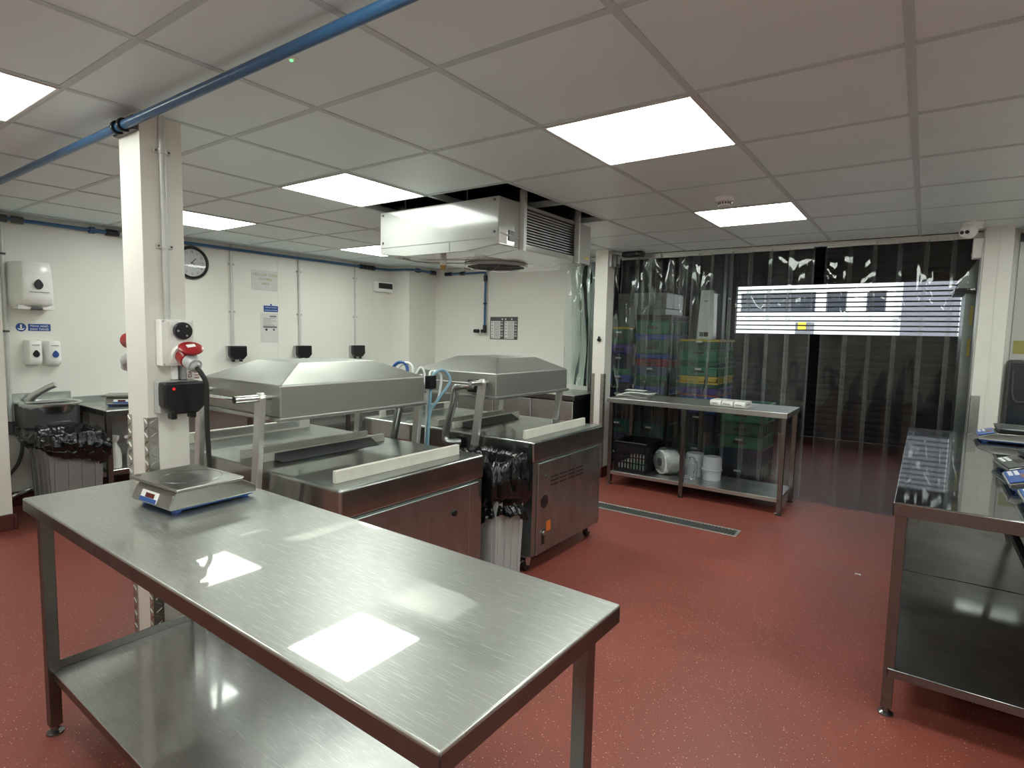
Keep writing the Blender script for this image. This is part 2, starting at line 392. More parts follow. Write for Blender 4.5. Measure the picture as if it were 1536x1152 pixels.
# ================================================================== THE SETTING
XL, XR, YF, YB = -5.60, 2.60, -2.50, 5.60      # left wall, right wall, wall behind the viewer, back wall
XN = -4.97                                     # left wall nearer the viewer stands proud up to y = 1.15
SHX0, SHX1, SHY = -4.6, 2.6, 9.30              # store beyond the curtain
TOP = 2.95
struct(B().box(XL - 0.2, XR + 0.2, YF - 0.2, SHY + 0.1, -0.1, 0.0).done('floor', 'floor'))
wl = struct(B().box(XL - 0.15, XL, 1.0, YB + 0.15, 0, TOP).done('wall_left', 'wall'))
struct(B().box(XN - 0.7, XN, YF, 1.15, 0, TOP).done('wall_left_front', 'wall'))
struct(B().box(XL, -5.25, 5.12, YB, 0, TOP).done('wall_pier', 'wall'))
struct(B().box(XL, -2.98, YB, YB + 0.14, 0, TOP).done('wall_back', 'wall'))
struct(B().box(0.44, XR + 0.15, YB - 0.1, YB + 0.14, 0, TOP).done('wall_back_right', 'wall'))
struct(B().box(XR, XR + 0.15, YF, YB + 0.1, 0, TOP).done('wall_right', 'wall'))
struct(B().box(XN - 0.7, XR + 0.15, YF - 0.15, YF, 0, TOP).done('wall_front', 'wall'))
for y in (2.36, 3.56, 4.80):
    B().box(XL, XL + 0.003, y - 0.011, y + 0.011, 0.1, CZ - 0.01, 0.001, 1).done('joint_strip', 'wall', wl)
def skirt(name, pts):
    struct(B().box(*pts, 0.0, 0.11, 0.006, 2).done(name, 'skirt'))
skirt('baseboard_left', (XL, XL + 0.02, 1.15, 5.12))
skirt('baseboard_left_front', (XN, XN + 0.02, YF, 1.15))
skirt('baseboard_left_return', (XL, XN + 0.02, 1.15, 1.17))
skirt('baseboard_back', (-5.25, -2.98, YB - 0.02, YB))
skirt('baseboard_right', (XR - 0.02, XR, YF, YB - 0.1))
skirt('baseboard_front', (XN, XR, YF, YF + 0.02))
# lintel above the curtain, hiding the ceiling void from the store
struct(B().box(-2.98, 0.44, YB, YB + 0.1, CZ - 0.01, TOP).done('wall_lintel', 'gloom_wall'))

# ceiling: slab over the void, tees and single tiles
GX, GY, GP = -3.0896, 0.7694, 0.6
ceil = struct(B().box(XL - 0.2, XR + 0.2, YF - 0.2, YB + 0.1, TOP, TOP + 0.1).done('ceiling', 'void'))
LIGHTS = {(3, 2): 'square LED ceiling panel nearest the round smoke detector, on its open tile side',
          (3, 5): 'square LED ceiling panel right behind the round smoke detector, near the strip curtain',
          (0, 2): 'square LED ceiling panel touching the dark opening round the ceiling cooling unit',
          (0, -1): 'square LED ceiling panel on the near side of the blue ceiling pipe',
          (-3, 2): 'square LED ceiling panel beside the wall clock, partly behind the white column',
          (-3, 5): 'square LED ceiling panel half hidden behind the ceiling cooling unit',
          (0, 5): 'square LED ceiling panel behind the cooling unit, on the back column side',
          (3, -1): 'added unseen square LED ceiling panel over the near side of the prep table',  # panels from here on are out of view, added for more bounce light
          (6, -1): 'added unseen square LED ceiling panel over the bare floor beside the right wall',
          (6, 2): 'added unseen square LED ceiling panel over the near end of the right counter',
          (6, 5): 'added unseen square LED ceiling panel over the far end of the right counter',
          (0, -4): 'added unseen square LED ceiling panel by the rear wall, on the column side',
          (3, -4): 'added unseen square LED ceiling panel by the rear wall, middle of its row',
          (6, -4): 'added unseen square LED ceiling panel by the rear wall, on the counter side'}
OPEN = {(0, 3), (1, 3), (0, 4), (1, 4)}
YC = 5.44
cache = {}
for i in range(-5, 10):
    for j in range(-6, 8):
        if (i, j) in LIGHTS or (i, j) in OPEN: continue
        x0, x1 = max(GX + GP * i, XL), min(GX + GP * (i + 1), XR)
        y0, y1 = max(GY + GP * j, YF), min(GY + GP * (j + 1), YC if j == 7 else 99)
        if i < 0 and j == 7: y1 = min(GY + GP * 8, YB)
        if x1 - x0 < 0.05 or y1 - y0 < 0.05: continue
        if x1 <= XN + 0.01 and y1 <= 1.15: continue
        g = 0.0022
        k = (round(x1 - x0, 3), round(y1 - y0, 3))
        if k not in cache:
            t = B().box(-k[0] / 2 + g, k[0] / 2 - g, -k[1] / 2 + g, k[1] / 2 - g, 0.0, 0.016, 0.002, 1).done('ceiling_tile', 'tile', ceil)
            cache[k] = t.data
        else:
            t = bpy.data.objects.new('ceiling_tile', cache[k]); COL.objects.link(t); t.parent = ceil
        t.location = ((x0 + x1) / 2, (y0 + y1) / 2, CZ)
for i in range(-4, 10):
    x = GX + GP * i
    if XL < x < XR: B().box(x - 0.012, x + 0.012, YF if x > XN else 1.15, YC, CZ - 0.0035, CZ + 0.03).done('ceiling_tee', 'tee', ceil)
for j in range(-5, 8):
    y = GY + GP * j
    B().box(XL if y > 1.15 else XN, XR, y - 0.012, y + 0.012, CZ - 0.003, CZ + 0.03).done('ceiling_tee', 'tee', ceil)
for (i, j), lab in LIGHTS.items():
    t = thing('led_panel_light', lab, 'light', (GX + GP * (i + 0.5), GY + GP * (j + 0.5), CZ), group='LED ceiling panels')
    f = B()
    for a in (-1, 1):
        f.box(min(a * 0.285, a * 0.2985), max(a * 0.285, a * 0.2985), -0.2985, 0.2985, -0.008, 0.03, 0.002, 1)
        f.box(-0.285, 0.285, min(a * 0.285, a * 0.2985), max(a * 0.285, a * 0.2985), -0.008, 0.03, 0.002, 1)
    f.done('frame', 'white_metal', t)
    B().box(-0.285, 0.285, -0.285, 0.285, -0.005, 0.009).done('diffuser', 'led', t)
    B().box(-0.297, 0.297, -0.297, 0.297, 0.010, 0.045).done('back_housing', 'white_metal', t)

# ================================================================== THE STORE BEYOND THE CURTAIN
struct(B().box(SHX0 - 0.1, SHX0, YB + 0.14, SHY, 0, 3.2).done('wall_store_left', 'gloom_wall'))
struct(B().box(SHX1, SHX1 + 0.1, YB + 0.14, SHY, 0, 3.2).done('wall_store_right', 'gloom_wall'))
struct(B().box(SHX0, SHX1, YB + 0.1, SHY + 0.1, 3.2, 3.3).done('ceiling_store', 'gloom_wall'))
struct(B().box(SHX0, -2.98, YB + 0.14, YB + 0.2, 0, 3.2).done('wall_store_near', 'gloom_wall'))
struct(B().box(0.44, SHX1, YB + 0.14, YB + 0.2, 0, 3.2).done('wall_store_near_right', 'gloom_wall'))
struct(B().box(-2.98, 0.44, YB + 0.1, YB + 0.14, 2.25, 3.2).done('wall_store_lintel', 'gloom_wall'))
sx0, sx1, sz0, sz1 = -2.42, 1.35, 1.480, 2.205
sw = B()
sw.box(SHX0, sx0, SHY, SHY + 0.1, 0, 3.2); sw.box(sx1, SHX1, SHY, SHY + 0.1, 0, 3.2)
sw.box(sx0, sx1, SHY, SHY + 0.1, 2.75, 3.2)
struct(sw.done('wall_store_far', 'gloom_wall'))
sh = thing('roller_shutter', 'dark roller shutter with a lit see-through slat section behind the strip curtain', 'shutter', (0, SHY, 0))
def slat(z, h):
    B().prism([(0.0, z), (0.030, z), (0.030, z + h), (0.0, z + h), (-0.004, z + h - 0.006), (-0.004, z + 0.006)], 'x', sx0 - 0.03, sx1 + 0.03).done('shutter_slat', 'shutter', sh, wn=False)
for k in range(17): slat(0.003 + k * (sz0 - 0.003) / 17, (sz0 - 0.003) / 17)
for k in range(7): slat(sz1 + k * 0.0865, 0.0865)
nb = 11
for k in range(nb + 1):
    z = sz0 + (sz1 - sz0) * k / nb
    B().box(sx0 - 0.03, sx1 + 0.03, 0.004, 0.022, z - 0.010, z + 0.010, 0.003, 1).done('vision_bar', 'shutter', sh)
gx = sx0
post = B()
for x in (sx0 - 0.05, sx1 + 0.0): post.box(x, x + 0.06, -0.03, 0.04, 0, 2.74, 0.004, 1)
post.box(0.34, 0.46, -0.02, 0.05, 0, 2.74, 0.004, 1)
post.done('guide_rail', 'shutter', sh)
# yard and building seen through the slats
tag(B().box(-14, 14, SHY + 0.1, 24, -0.25, -0.12).done('yard_ground', 'tarmac'), 'pale concrete yard outside the shutter', 'ground', kind='structure')
bd = thing('facade_building', 'pale building with dark window bands seen through the shutter slats', 'building', (0, 18.0, -0.12))
fb = B()
fb.box(-12, 10, 0, 4, 0, 2.30); fb.box(-12, 10, 0, 4, 2.86, 8)
WIN = ((-4.55, -2.55), (-2.30, -1.80), (-1.35, -0.90))
edges = [-12] + [v for w in WIN for v in w] + [10]
for a, b in zip(edges[::2], edges[1::2]): fb.box(a, b, 0, 4, 2.30, 2.86)
fb.done('wall', 'brick', bd)
for a, b in WIN:
    w = B().box(a, b, 0.10, 0.16, 2.30, 2.86).done('window', 'facade_win', bd)
    fr = B(); n = max(1, int((b - a) / 0.6))
    for q in range(n + 1): fr.box(max(a, a + (b - a) * q / n - 0.03), min(b, a + (b - a) * q / n + 0.03), 0.06, 0.10, 2.30, 2.86)
    fr.done('window_frame', 'facade_grey', w)
B().box(-0.55, 0.62, -0.25, 4, 0, 6).done('grey_bay', 'facade_grey', bd)
B().box(-4.3, -0.6, -0.06, 0.0, 2.12, 2.24).done('sill', 'brick', bd)
B().box(-4.6, -2.2, -0.12, 0.0, 2.92, 3.0).done('canopy', 'brick', bd)
B().box(-3.02, -2.55, -0.05, 0.0, 0.0, 2.02).done('doorway', 'facade_grey', bd)
B().box(-2.95, -2.75, -0.07, -0.05, 1.82, 2.02).done('yellow_notice', 'yellow', bd)
for x in (0.95, 1.30): B().box(x, x + 0.08, -0.04, 0.0, 1.5, 4.0).done('downpipe', 'facade_grey', bd)

# crates behind the curtain
def crate(loc, w, d, h, mat, label, group, rim=None, patch=True):
    t = thing('plastic_crate', label, 'crate', loc, group=group)
    th = 0.012
    b = B()
    b.box(-w / 2 + 0.008, w / 2 - 0.008, 0.008, 0.008 + th, 0, h - 0.003); b.box(-w / 2 + 0.008, w / 2 - 0.008, d - 0.008 - th, d - 0.008, 0, h - 0.003)
    b.box(-w / 2 + 0.008, -w / 2 + 0.008 + th, 0.008, d - 0.008, 0, h - 0.003); b.box(w / 2 - 0.008 - th, w / 2 - 0.008, 0.008, d - 0.008, 0, h - 0.003)
    b.box(-w / 2 + 0.008, w / 2 - 0.008, 0.008, d - 0.008, 0, 0.01)
    for k in range(5):
        x = -w / 2 + 0.03 + k * (w - 0.06) / 4
        b.box(x - 0.004, x + 0.004, 0.001, 0.010, 0.005, h - 0.02)
    for k in range(6):
        y = 0.05 + k * (d - 0.1) / 5
        b.box(w / 2 - 0.010, w / 2 - 0.001, y - 0.006, y + 0.006, 0.005, h - 0.02)
    b.done('body', mat, t)
    r = B(); hz = min(0.022, h * 0.3)
    r.box(-w / 2, w / 2, 0.0, 0.022, h - hz, h, 0.003, 1); r.box(-w / 2, w / 2, d - 0.022, d, h - hz, h, 0.003, 1)
    r.box(-w / 2, -w / 2 + 0.022, 0.022, d - 0.022, h - hz, h, 0.003, 1); r.box(w / 2 - 0.022, w / 2, 0.022, d - 0.022, h - hz, h, 0.003, 1)
    r.done('rim', rim or mat, t)
    if h > 0.07:
        B().box(-0.06, 0.06, -0.002, 0.006, h * 0.38, h * 0.60, 0.003, 1).done('handle_recess', 'c_black', t)
        if patch: B().box(-0.035, 0.03, -0.003, 0.0, h * 0.66, h * 0.66 + 0.018).done('printed_mark', 'paper', t)
    return t
NAMES = {'c_green': 'green', 'c_dgreen': 'dark green', 'c_blue': 'blue', 'c_navy': 'navy blue', 'c_purple': 'purple', 'c_red': 'maroon',
         'c_grey': 'slate blue', 'c_black': 'black', 'c_yellow': 'yellow'}
ORD = ['topmost', 'second from the top', 'third from the top', 'fourth from the top', 'fifth from the top', 'sixth from the top', 'seventh from the top',
       'eighth from the top', 'ninth from the top', 'tenth from the top', 'eleventh from the top', 'twelfth from the top', 'thirteenth from the top', 'fourteenth from the top', 'fifteenth from the top']
def stack(x0, x1, y, top, rows, where, grp):
    z = top; out = []
    for h, m, *rest in rows: out.append([z - h, h, m, rest[0] if rest else None]); z -= h
    k = max(1, round(z / 0.17)); low = ['c_navy', 'c_black', 'c_dgreen', 'c_navy', 'c_black', 'c_navy']
    for q in range(k): out.append([z - (q + 1) * z / k, z / k, low[q], None])
    for n, (zb, h, m, rim) in enumerate(out):
        j = random.uniform(-0.006, 0.006)
        crate(((x0 + x1) / 2 + j, y + random.uniform(0, 0.015), zb), x1 - x0, 0.56, h, m,
              '%s plastic crate, %s of the %s' % (NAMES[m], ORD[n], where), grp, rim, patch=(n % 2 == 0))
stack(-2.92, -2.575, 5.86, 1.50, [(.19, 'c_dgreen', 'c_yellow'), (.10, 'c_purple'), (.17, 'c_navy'), (.065, 'c_green'), (.085, 'c_blue'), (.08, 'c_black')],
      'stack against the column', 'crates stacked beside the column')
stack(-2.545, -2.145, 5.80, 1.632, [(.055, 'c_black'), (.15, 'c_green', 'c_dgreen'), (.06, 'c_blue'), (.15, 'c_dgreen'), (.05, 'c_blue'), (.08, 'c_red'),
      (.095, 'c_grey'), (.05, 'c_green'), (.07, 'c_dgreen'), (.07, 'c_blue')], 'tallest stack behind the curtain', 'crates in the tallest stack')
stack(-2.045, -1.645, 5.80, 1.385, [(.095, 'c_dgreen', 'c_yellow'), (.08, 'c_green', 'c_dgreen'), (.05, 'c_green'), (.05, 'c_dgreen'), (.095, 'c_green'), (.06, 'c_yellow'),
      (.06, 'c_dgreen', 'c_yellow'), (.065, 'c_purple'), (.065, 'c_blue', 'c_red'), (.12, 'c_blue')], 'stack under the tall white box', 'crates under the tall white box')
stack(-1.60, -1.19, 5.76, 0.76, [(.17, 'c_green'), (.13, 'c_dgreen'), (.12, 'c_green')], 'low stack behind the table', 'crates in the low stack')
t = thing('tall_white_box', 'tall narrow white box with a dark sticker on top of a crate stack', 'box', (-1.84, 5.95, 1.385))
B().prism([(-0.085, 0), (0.085, 0), (0.075, 0.47), (0.06, 0.50), (-0.05, 0.50), (-0.06, 0.48)], 'y', 0, 0.12, 0.006, 2).done('body', 'white_plastic', t)
B().box(-0.055, -0.012, -0.002, 0.002, 0.03, 0.075).done('sticker', 'ink', t)
B().box(-0.008, 0.035, -0.002, 0.002, 0.03, 0.075).done('sticker', 'black_ink', t)
B().box(-0.02, 0.02, -0.002, 0.002, 0.385, 0.393).done('printed_mark', 'ink', t)
t = thing('upright_fridge', 'white upright refrigerator with louvred top behind the crates', 'refrigerator', (-2.95, 6.65, 0))
B().box(-0.42, 0.42, 0, 0.6, 0.0, 1.74, 0.015).done('body', 'white_metal', t)
B().box(-0.42, 0.42, 0.02, 0.6, 1.74, 1.93, 0.012).done('top_housing', 'white_metal', t)
for k in range(5): B().box(-0.38, 0.38, 0.005, 0.03, 1.76 + k * 0.033, 1.775 + k * 0.033, 0.002, 1).done('louvre', 'white_metal', t)
t = thing('steel_post', 'dark steel post rising behind the tall white box', 'post', (-1.93, 6.7, 0))
B().box(-0.06, 0.06, -0.06, 0.06, 0, 3.195, 0.004, 1).done('shaft', 'c_navy', t)
B().box(-0.09, 0.09, -0.09, 0.09, 0, 0.012).done('base_plate', 'c_navy', t)
t = thing('upright_cooler', 'grey upright cabinet with slanted hood beside the right column, behind the curtain', 'cabinet', (0.36, 5.86, 0))
B().box(-0.13, 0.5, 0, 0.55, 0, 1.80, 0.008).done('body', 'steel_dark', t)
B().prism([(-0.20, 1.83), (0.5, 1.83), (0.5, 2.22), (0.02, 2.22)], 'y', -0.1, 0.5, 0.004, 1).done('hood', 'steel_dark', t)
B().box(-0.20, 0.5, -0.1, 0.5, 1.80, 1.83).done('hood_trim', 'black', t)
B().box(-0.09, -0.07, -0.006, 0, 1.55, 1.70).done('yellow_label', 'yellow', t)
B().box(-0.09, -0.07, -0.006, 0, 1.30, 1.44).done('yellow_label', 'yellow', t)

# ================================================================== STRIP CURTAIN
cu = thing('strip_curtain', 'clear PVC strip curtain hung across the store opening', 'curtain', (0, 5.46, 0))
B().box(-3.30, 0.30, -0.012, 0.012, CZ - 0.035, CZ - 0.003, 0.002, 1).done('rail', 'alu', cu)
def strip(x, w, off, seed, z0=0.015, mat='pvc', amp=0.006, lean=0.0, curve=0.010, clamp=True):
    rnd = random.Random(seed); ph = rnd.uniform(0, 9)
    def fn(u, v):
        z = z0 + (CZ - 0.02 - z0) * v
        s = u * 2 - 1
        hang = 1 - v
        y = off + curve * (1 - s * s) * (0.4 + 0.6 * hang) + amp * hang * noise.noise(Vector((ph, z * 1.4, s * 0.8))) * 3
        y += amp * 0.8 * noise.noise(Vector((ph + 4, z * 3.2, s * 1.7)))
        return (x + s * w / 2 + lean * hang + 0.25 * amp * noise.noise(Vector((ph + 9, z * 1.1, 0))) * hang, y, z)
    o = B().grid(fn, 8, 30).solid(0.0025).done('strip', mat, cu, ang=60, wn=False)
    if clamp: B().box(x - w / 2 + 0.01, x + w / 2 - 0.01, off - 0.016, off - 0.011, CZ - 0.05, CZ - 0.006, 0.001, 1).done('clamp_plate', 'alu', o)
    return o
xs = [0.215 - 0.168 * k for k in range(6)]
for k, x in enumerate(xs): strip(x, 0.20, 0.016 if k % 2 else -0.004, k, amp=0.010)
xx = xs[-1] - 0.10
for k in range(5): strip(-0.90 - 0.165 * k, 0.20, 0.016 if k % 2 else -0.004, 20 + k, amp=0.006, mat='pvc_hazy')
for k in range(7): strip(-1.74 - 0.122 * k, 0.20, (0.020, -0.006, 0.034)[k % 3], 40 + k, mat='pvc_hazy', amp=0.028, curve=0.024, lean=0.03 * math.sin(k * 2.1))
for k in range(6): strip(-2.70 - 0.085 * k, 0.19, (0.030, -0.004, 0.055)[k % 3] , 60 + k, z0=0.86, mat='pvc_edge', amp=0.03, curve=0.035, lean=0.05 * math.cos(k * 1.7))

# ================================================================== COLUMNS
def tread_guard(parent, x, y, sx, sy, z0, z1, w=0.048):
    """angle of tread plate on a column corner at x, y with legs along sx, sy"""
    g = B(); th = 0.003
    g.box(min(x, x + sx * w) - th, max(x, x + sx * w) + th, min(y, y - sy * th), max(y, y - sy * th), z0, z1)
    g.box(min(x, x - sx * th), max(x, x - sx * th), min(y, y + sy * w) - th, max(y, y + sy * w) + th, z0, z1)
    o = g.done('corner_guard', 'alu_plate', parent)
    l = B(); n = int((z1 - z0) / 0.028)
    for k in range(n):
        zc = z0 + 0.016 + k * 0.028; a = 0.75 if k % 2 else -0.75
        for q in range(3):
            off = (q - 1) * 0.0075
            # on the leg lying in the xz plane
            mx = Matrix.Translation((x + sx * w * 0.5 + off * 0.9, y - sy * 0.004, zc + off * 0.6 * (1 if a < 0 else -1))) @ Matrix.Rotation(a, 4, 'Y')
            l.box(-0.2 * w, 0.2 * w, -0.0025, 0.0025, -0.0016, 0.0016, 0.0012, 1, mx)
            mx = Matrix.Translation((x - sx * 0.004, y + sy * w * 0.5 + off * 0.9, zc + off * 0.6 * (1 if a > 0 else -1))) @ Matrix.Rotation(a, 4, 'X')
            l.box(-0.0025, 0.0025, -0.2 * w, 0.2 * w, -0.0016, 0.0016, 0.0012, 1, mx)
    o2 = l.done('tread_lugs', 'alu_plate', o); o2['kind'] = 'stuff'
    return o
t = thing('support_column', 'white column carrying the red socket and black plug box', 'column', (0, 0, 0))
cx0, cx1, cy0, cy1 = -2.675, -2.49, 1.007, 1.163
B().box(cx0, cx1, cy0, cy1, 0, CZ + 0.01, 0.004, 2).done('shaft', 'col', t)
tread_guard(t, cx1, cy0, -1, 1, 0.08, 1.035, 0.032); tread_guard(t, cx0, cy0, 1, 1, 0.08, 1.035, 0.030)
B().box(cx0 - 0.012, cx1 + 0.012, cy0 - 0.012, cy1 + 0.012, 0, 0.08, 0.004).done('skirting', 'skirt', t)
B().box(cx0 + 0.002, cx1 - 0.004, cy0 - 0.02, cy0 + 0.001, CZ - 0.075, CZ - 0.02, 0.004).done('pipe_bracket', 'dgrey_plastic', t)
t = thing('support_column', 'white column beside the back table, with one black knob', 'column', (0, 0, 0))
B().box(-2.665, -2.53, 5.09, 5.24, 0, CZ + 0.01, 0.004, 2).done('shaft', 'col', t)
tread_guard(t, -2.53, 5.09, -1, 1, 0.10, 1.03, 0.032); tread_guard(t, -2.665, 5.09, 1, 1, 0.10, 1.03, 0.032)
B().box(-2.68, -2.515, 5.075, 5.255, 0, 0.10, 0.004).done('skirting', 'skirt', t)
kb = B().cyl((-2.59, 5.09, 1.36), (-2.59, 5.065, 1.36), 0.018, 16, bev=0.004); kb.cyl((-2.59, 5.082, 1.385), (-2.59, 5.068, 1.385), 0.009, 12); kb.done('knob', 'black', t)
t = thing('support_column', 'white boxed column at the curtain end, behind the bench scales', 'column', (0, 0, 0))
B().box(0.292, 0.452, 5.28, 5.50, 0, CZ + 0.01, 0.004, 2).done('shaft', 'col', t)
B().box(0.372, 0.380, 5.274, 5.281, 0.1, CZ, 0.001, 1).done('cladding_joint', 'col', t)
B().box(0.283, 0.293, 5.30, 5.50, 0.1, CZ - 0.1, 0.002, 1).done('edge_trim', 'alu', t)
tread_guard(t, 0.292, 5.28, 1, 1, 0.08, 1.03, 0.05)
B().box(0.280, 0.464, 5.268, 5.50, 0, 0.08, 0.004).done('skirting', 'skirt', t)

# ================================================================== TABLES
def table(name, label, x0, x1, y0, y1, z, shelf_z, legs, th=0.042, leg=0.036, mat='steel_top', shelf_inset=0.03, upstand=None, rot=0.0, shelf_y1=None, edge='steel_leg', shelf_mat='steel_shelf'):
    cx, cy = (x0 + x1) / 2, (y0 + y1) / 2
    t = thing(name, label, 'table', (cx, cy, 0), rot)
    w, d = (x1 - x0) / 2, (y1 - y0) / 2
    B().box(-w, w, -d, d, z - 0.010, z, 0.0045, 3).done('worktop', mat, t)
    a = B()
    for s in (-1, 1):
        a.box(-w, w, min(s * d, s * (d - 0.004)), max(s * d, s * (d - 0.004)), z - th, z - 0.006, 0.001, 1)
        a.box(min(s * w, s * (w - 0.004)), max(s * w, s * (w - 0.004)), -d, d, z - th, z - 0.006, 0.001, 1)
    a.done('apron', edge, t)
    for lx, ly in legs:
        lx -= cx; ly -= cy
        l = B().box(lx - leg / 2, lx + leg / 2, ly - leg / 2, ly + leg / 2, 0.03, z - 0.008, 0.002, 1).done('leg', 'steel_leg', t)
        B().lathe([(0, 0), (0.026, 0.0), (0.026, 0.006), (0.012, 0.012), (0.012, 0.035), (0, 0.035)], (lx, ly, 0), 14).done('foot', 'steel_leg', l)
    if shelf_z:
        si = shelf_inset; yb = d - si if shelf_y1 is None else shelf_y1 - cy
        B().box(-w + si, w - si, -d + si, yb, shelf_z - 0.006, shelf_z, 0.002, 1).done('shelf', shelf_mat, t)
        e = B(); sh_t = 0.032
        e.box(-w + si, w - si, -d + si, -d + si + 0.003, shelf_z - sh_t, shelf_z - 0.003); e.box(-w + si, w - si, yb - 0.003, yb, shelf_z - sh_t, shelf_z - 0.003)
        e.box(-w + si, -w + si + 0.003, -d + si, yb, shelf_z - sh_t, shelf_z - 0.003); e.box(w - si - 0.003, w - si, -d + si, yb, shelf_z - sh_t, shelf_z - 0.003)
        e.done('shelf_edge', edge, t)
    if upstand: upstand(t, w, d, cx, cy)
    return t
ft = table('prep_table', 'large stainless prep table with an undershelf, carrying one bench scale', -2.385, -0.500, 0.5665, 1.128, 0.825, 0.222,
           [(-2.340, 0.612), (-2.340, 1.085), (-0.560, 0.625), (-0.560, 1.085)], rot=-0.75, shelf_inset=0.045,
           upstand=lambda t, w, d, cx, cy: B().box(-w + 0.045, -w + 0.05, -d + 0.06, d - 0.05, 0.222, 0.252, 0.001, 1).done('shelf_upstand', 'steel_leg', t))
bt = table('prep_table', 'stainless table with undershelf standing in front of the strip curtain', -2.385, -0.835, 4.88, 5.43, 0.828, 0.135,
           [(-2.355, 4.925), (-1.66, 4.915), (-0.862, 4.915), (-2.355, 5.395), (-1.66, 5.395), (-0.862, 5.395)], th=0.044, shelf_inset=0.028, edge='steel')
def cupboard(t, w, d, cx, cy):
    B().box(-w + 0.03, w - 0.02, 3.66 - cy, d - 0.02, 0.05, 0.775, 0.004, 1).done('cupboard', 'steel_mirror', t)
    B().tube([(0.27 - cx, 3.60 - cy, 0.77), (0.33 - cx, 3.30 - cy, 0.66), (0.44 - cx, 2.95 - cy, 0.42), (0.50 - cx, 2.75 - cy, 0.20)], 0.018, 8).done('brace', 'black', t)
rt = table('prep_table', 'stainless counter with undershelf holding several bench scales', -0.055, 0.92, 2.47, 4.74, 0.825, 0.19,
           [(-0.028, 2.52), (0.885, 2.52), (-0.028, 4.70), (0.885, 4.70)], th=0.050, mat='steel_mirror', shelf_inset=0.022, upstand=cupboard, shelf_y1=3.655, shelf_mat='steel_low')
def lc(t, w, d, cx, cy):
    B().box(-w, -w + 0.012, -d, d, 0.763, 0.815, 0.003, 1).done('upstand', 'steel', t)
    B().box(-w + 0.18, -w + 0.19, -d + 0.05, d - 0.02, 0.42, 0.70).done('back_panel', 'steel', t)
table('steel_counter', 'long stainless counter along the left wall, beside the hand basin', -5.595, -4.92, 1.705, 5.10, 0.763, 0.30,
      [(-4.96, 1.73), (-5.54, 1.73), (-4.96, 2.85), (-4.96, 3.95), (-4.96, 5.05), (-5.54, 5.05)], th=0.045, mat='steel_top', upstand=lc)
def bc(t, w, d, cx, cy):
    for k in range(4):
        x = -w + 0.02 + k * (2 * w - 0.04) / 4
        p = B().box(x + 0.005, x + (2 * w - 0.04) / 4 - 0.005, -d + 0.012, -d + 0.028, 0.10, 0.73, 0.003, 1).done('door', 'steel', t)
    B().box(w - 0.14, w - 0.02, -d + 0.03, d - 0.02, 0.10, 0.745).done('end_panel', 'black', t)
table('back_counter', 'stainless counter against the back wall, beyond the packing machines', -4.86, -2.80, 5.00, 5.58, 0.80, None,
      [(-4.82, 5.05), (-2.84, 5.05), (-4.82, 5.54), (-2.84, 5.54)], th=0.05, mat='steel_top', upstand=bc)

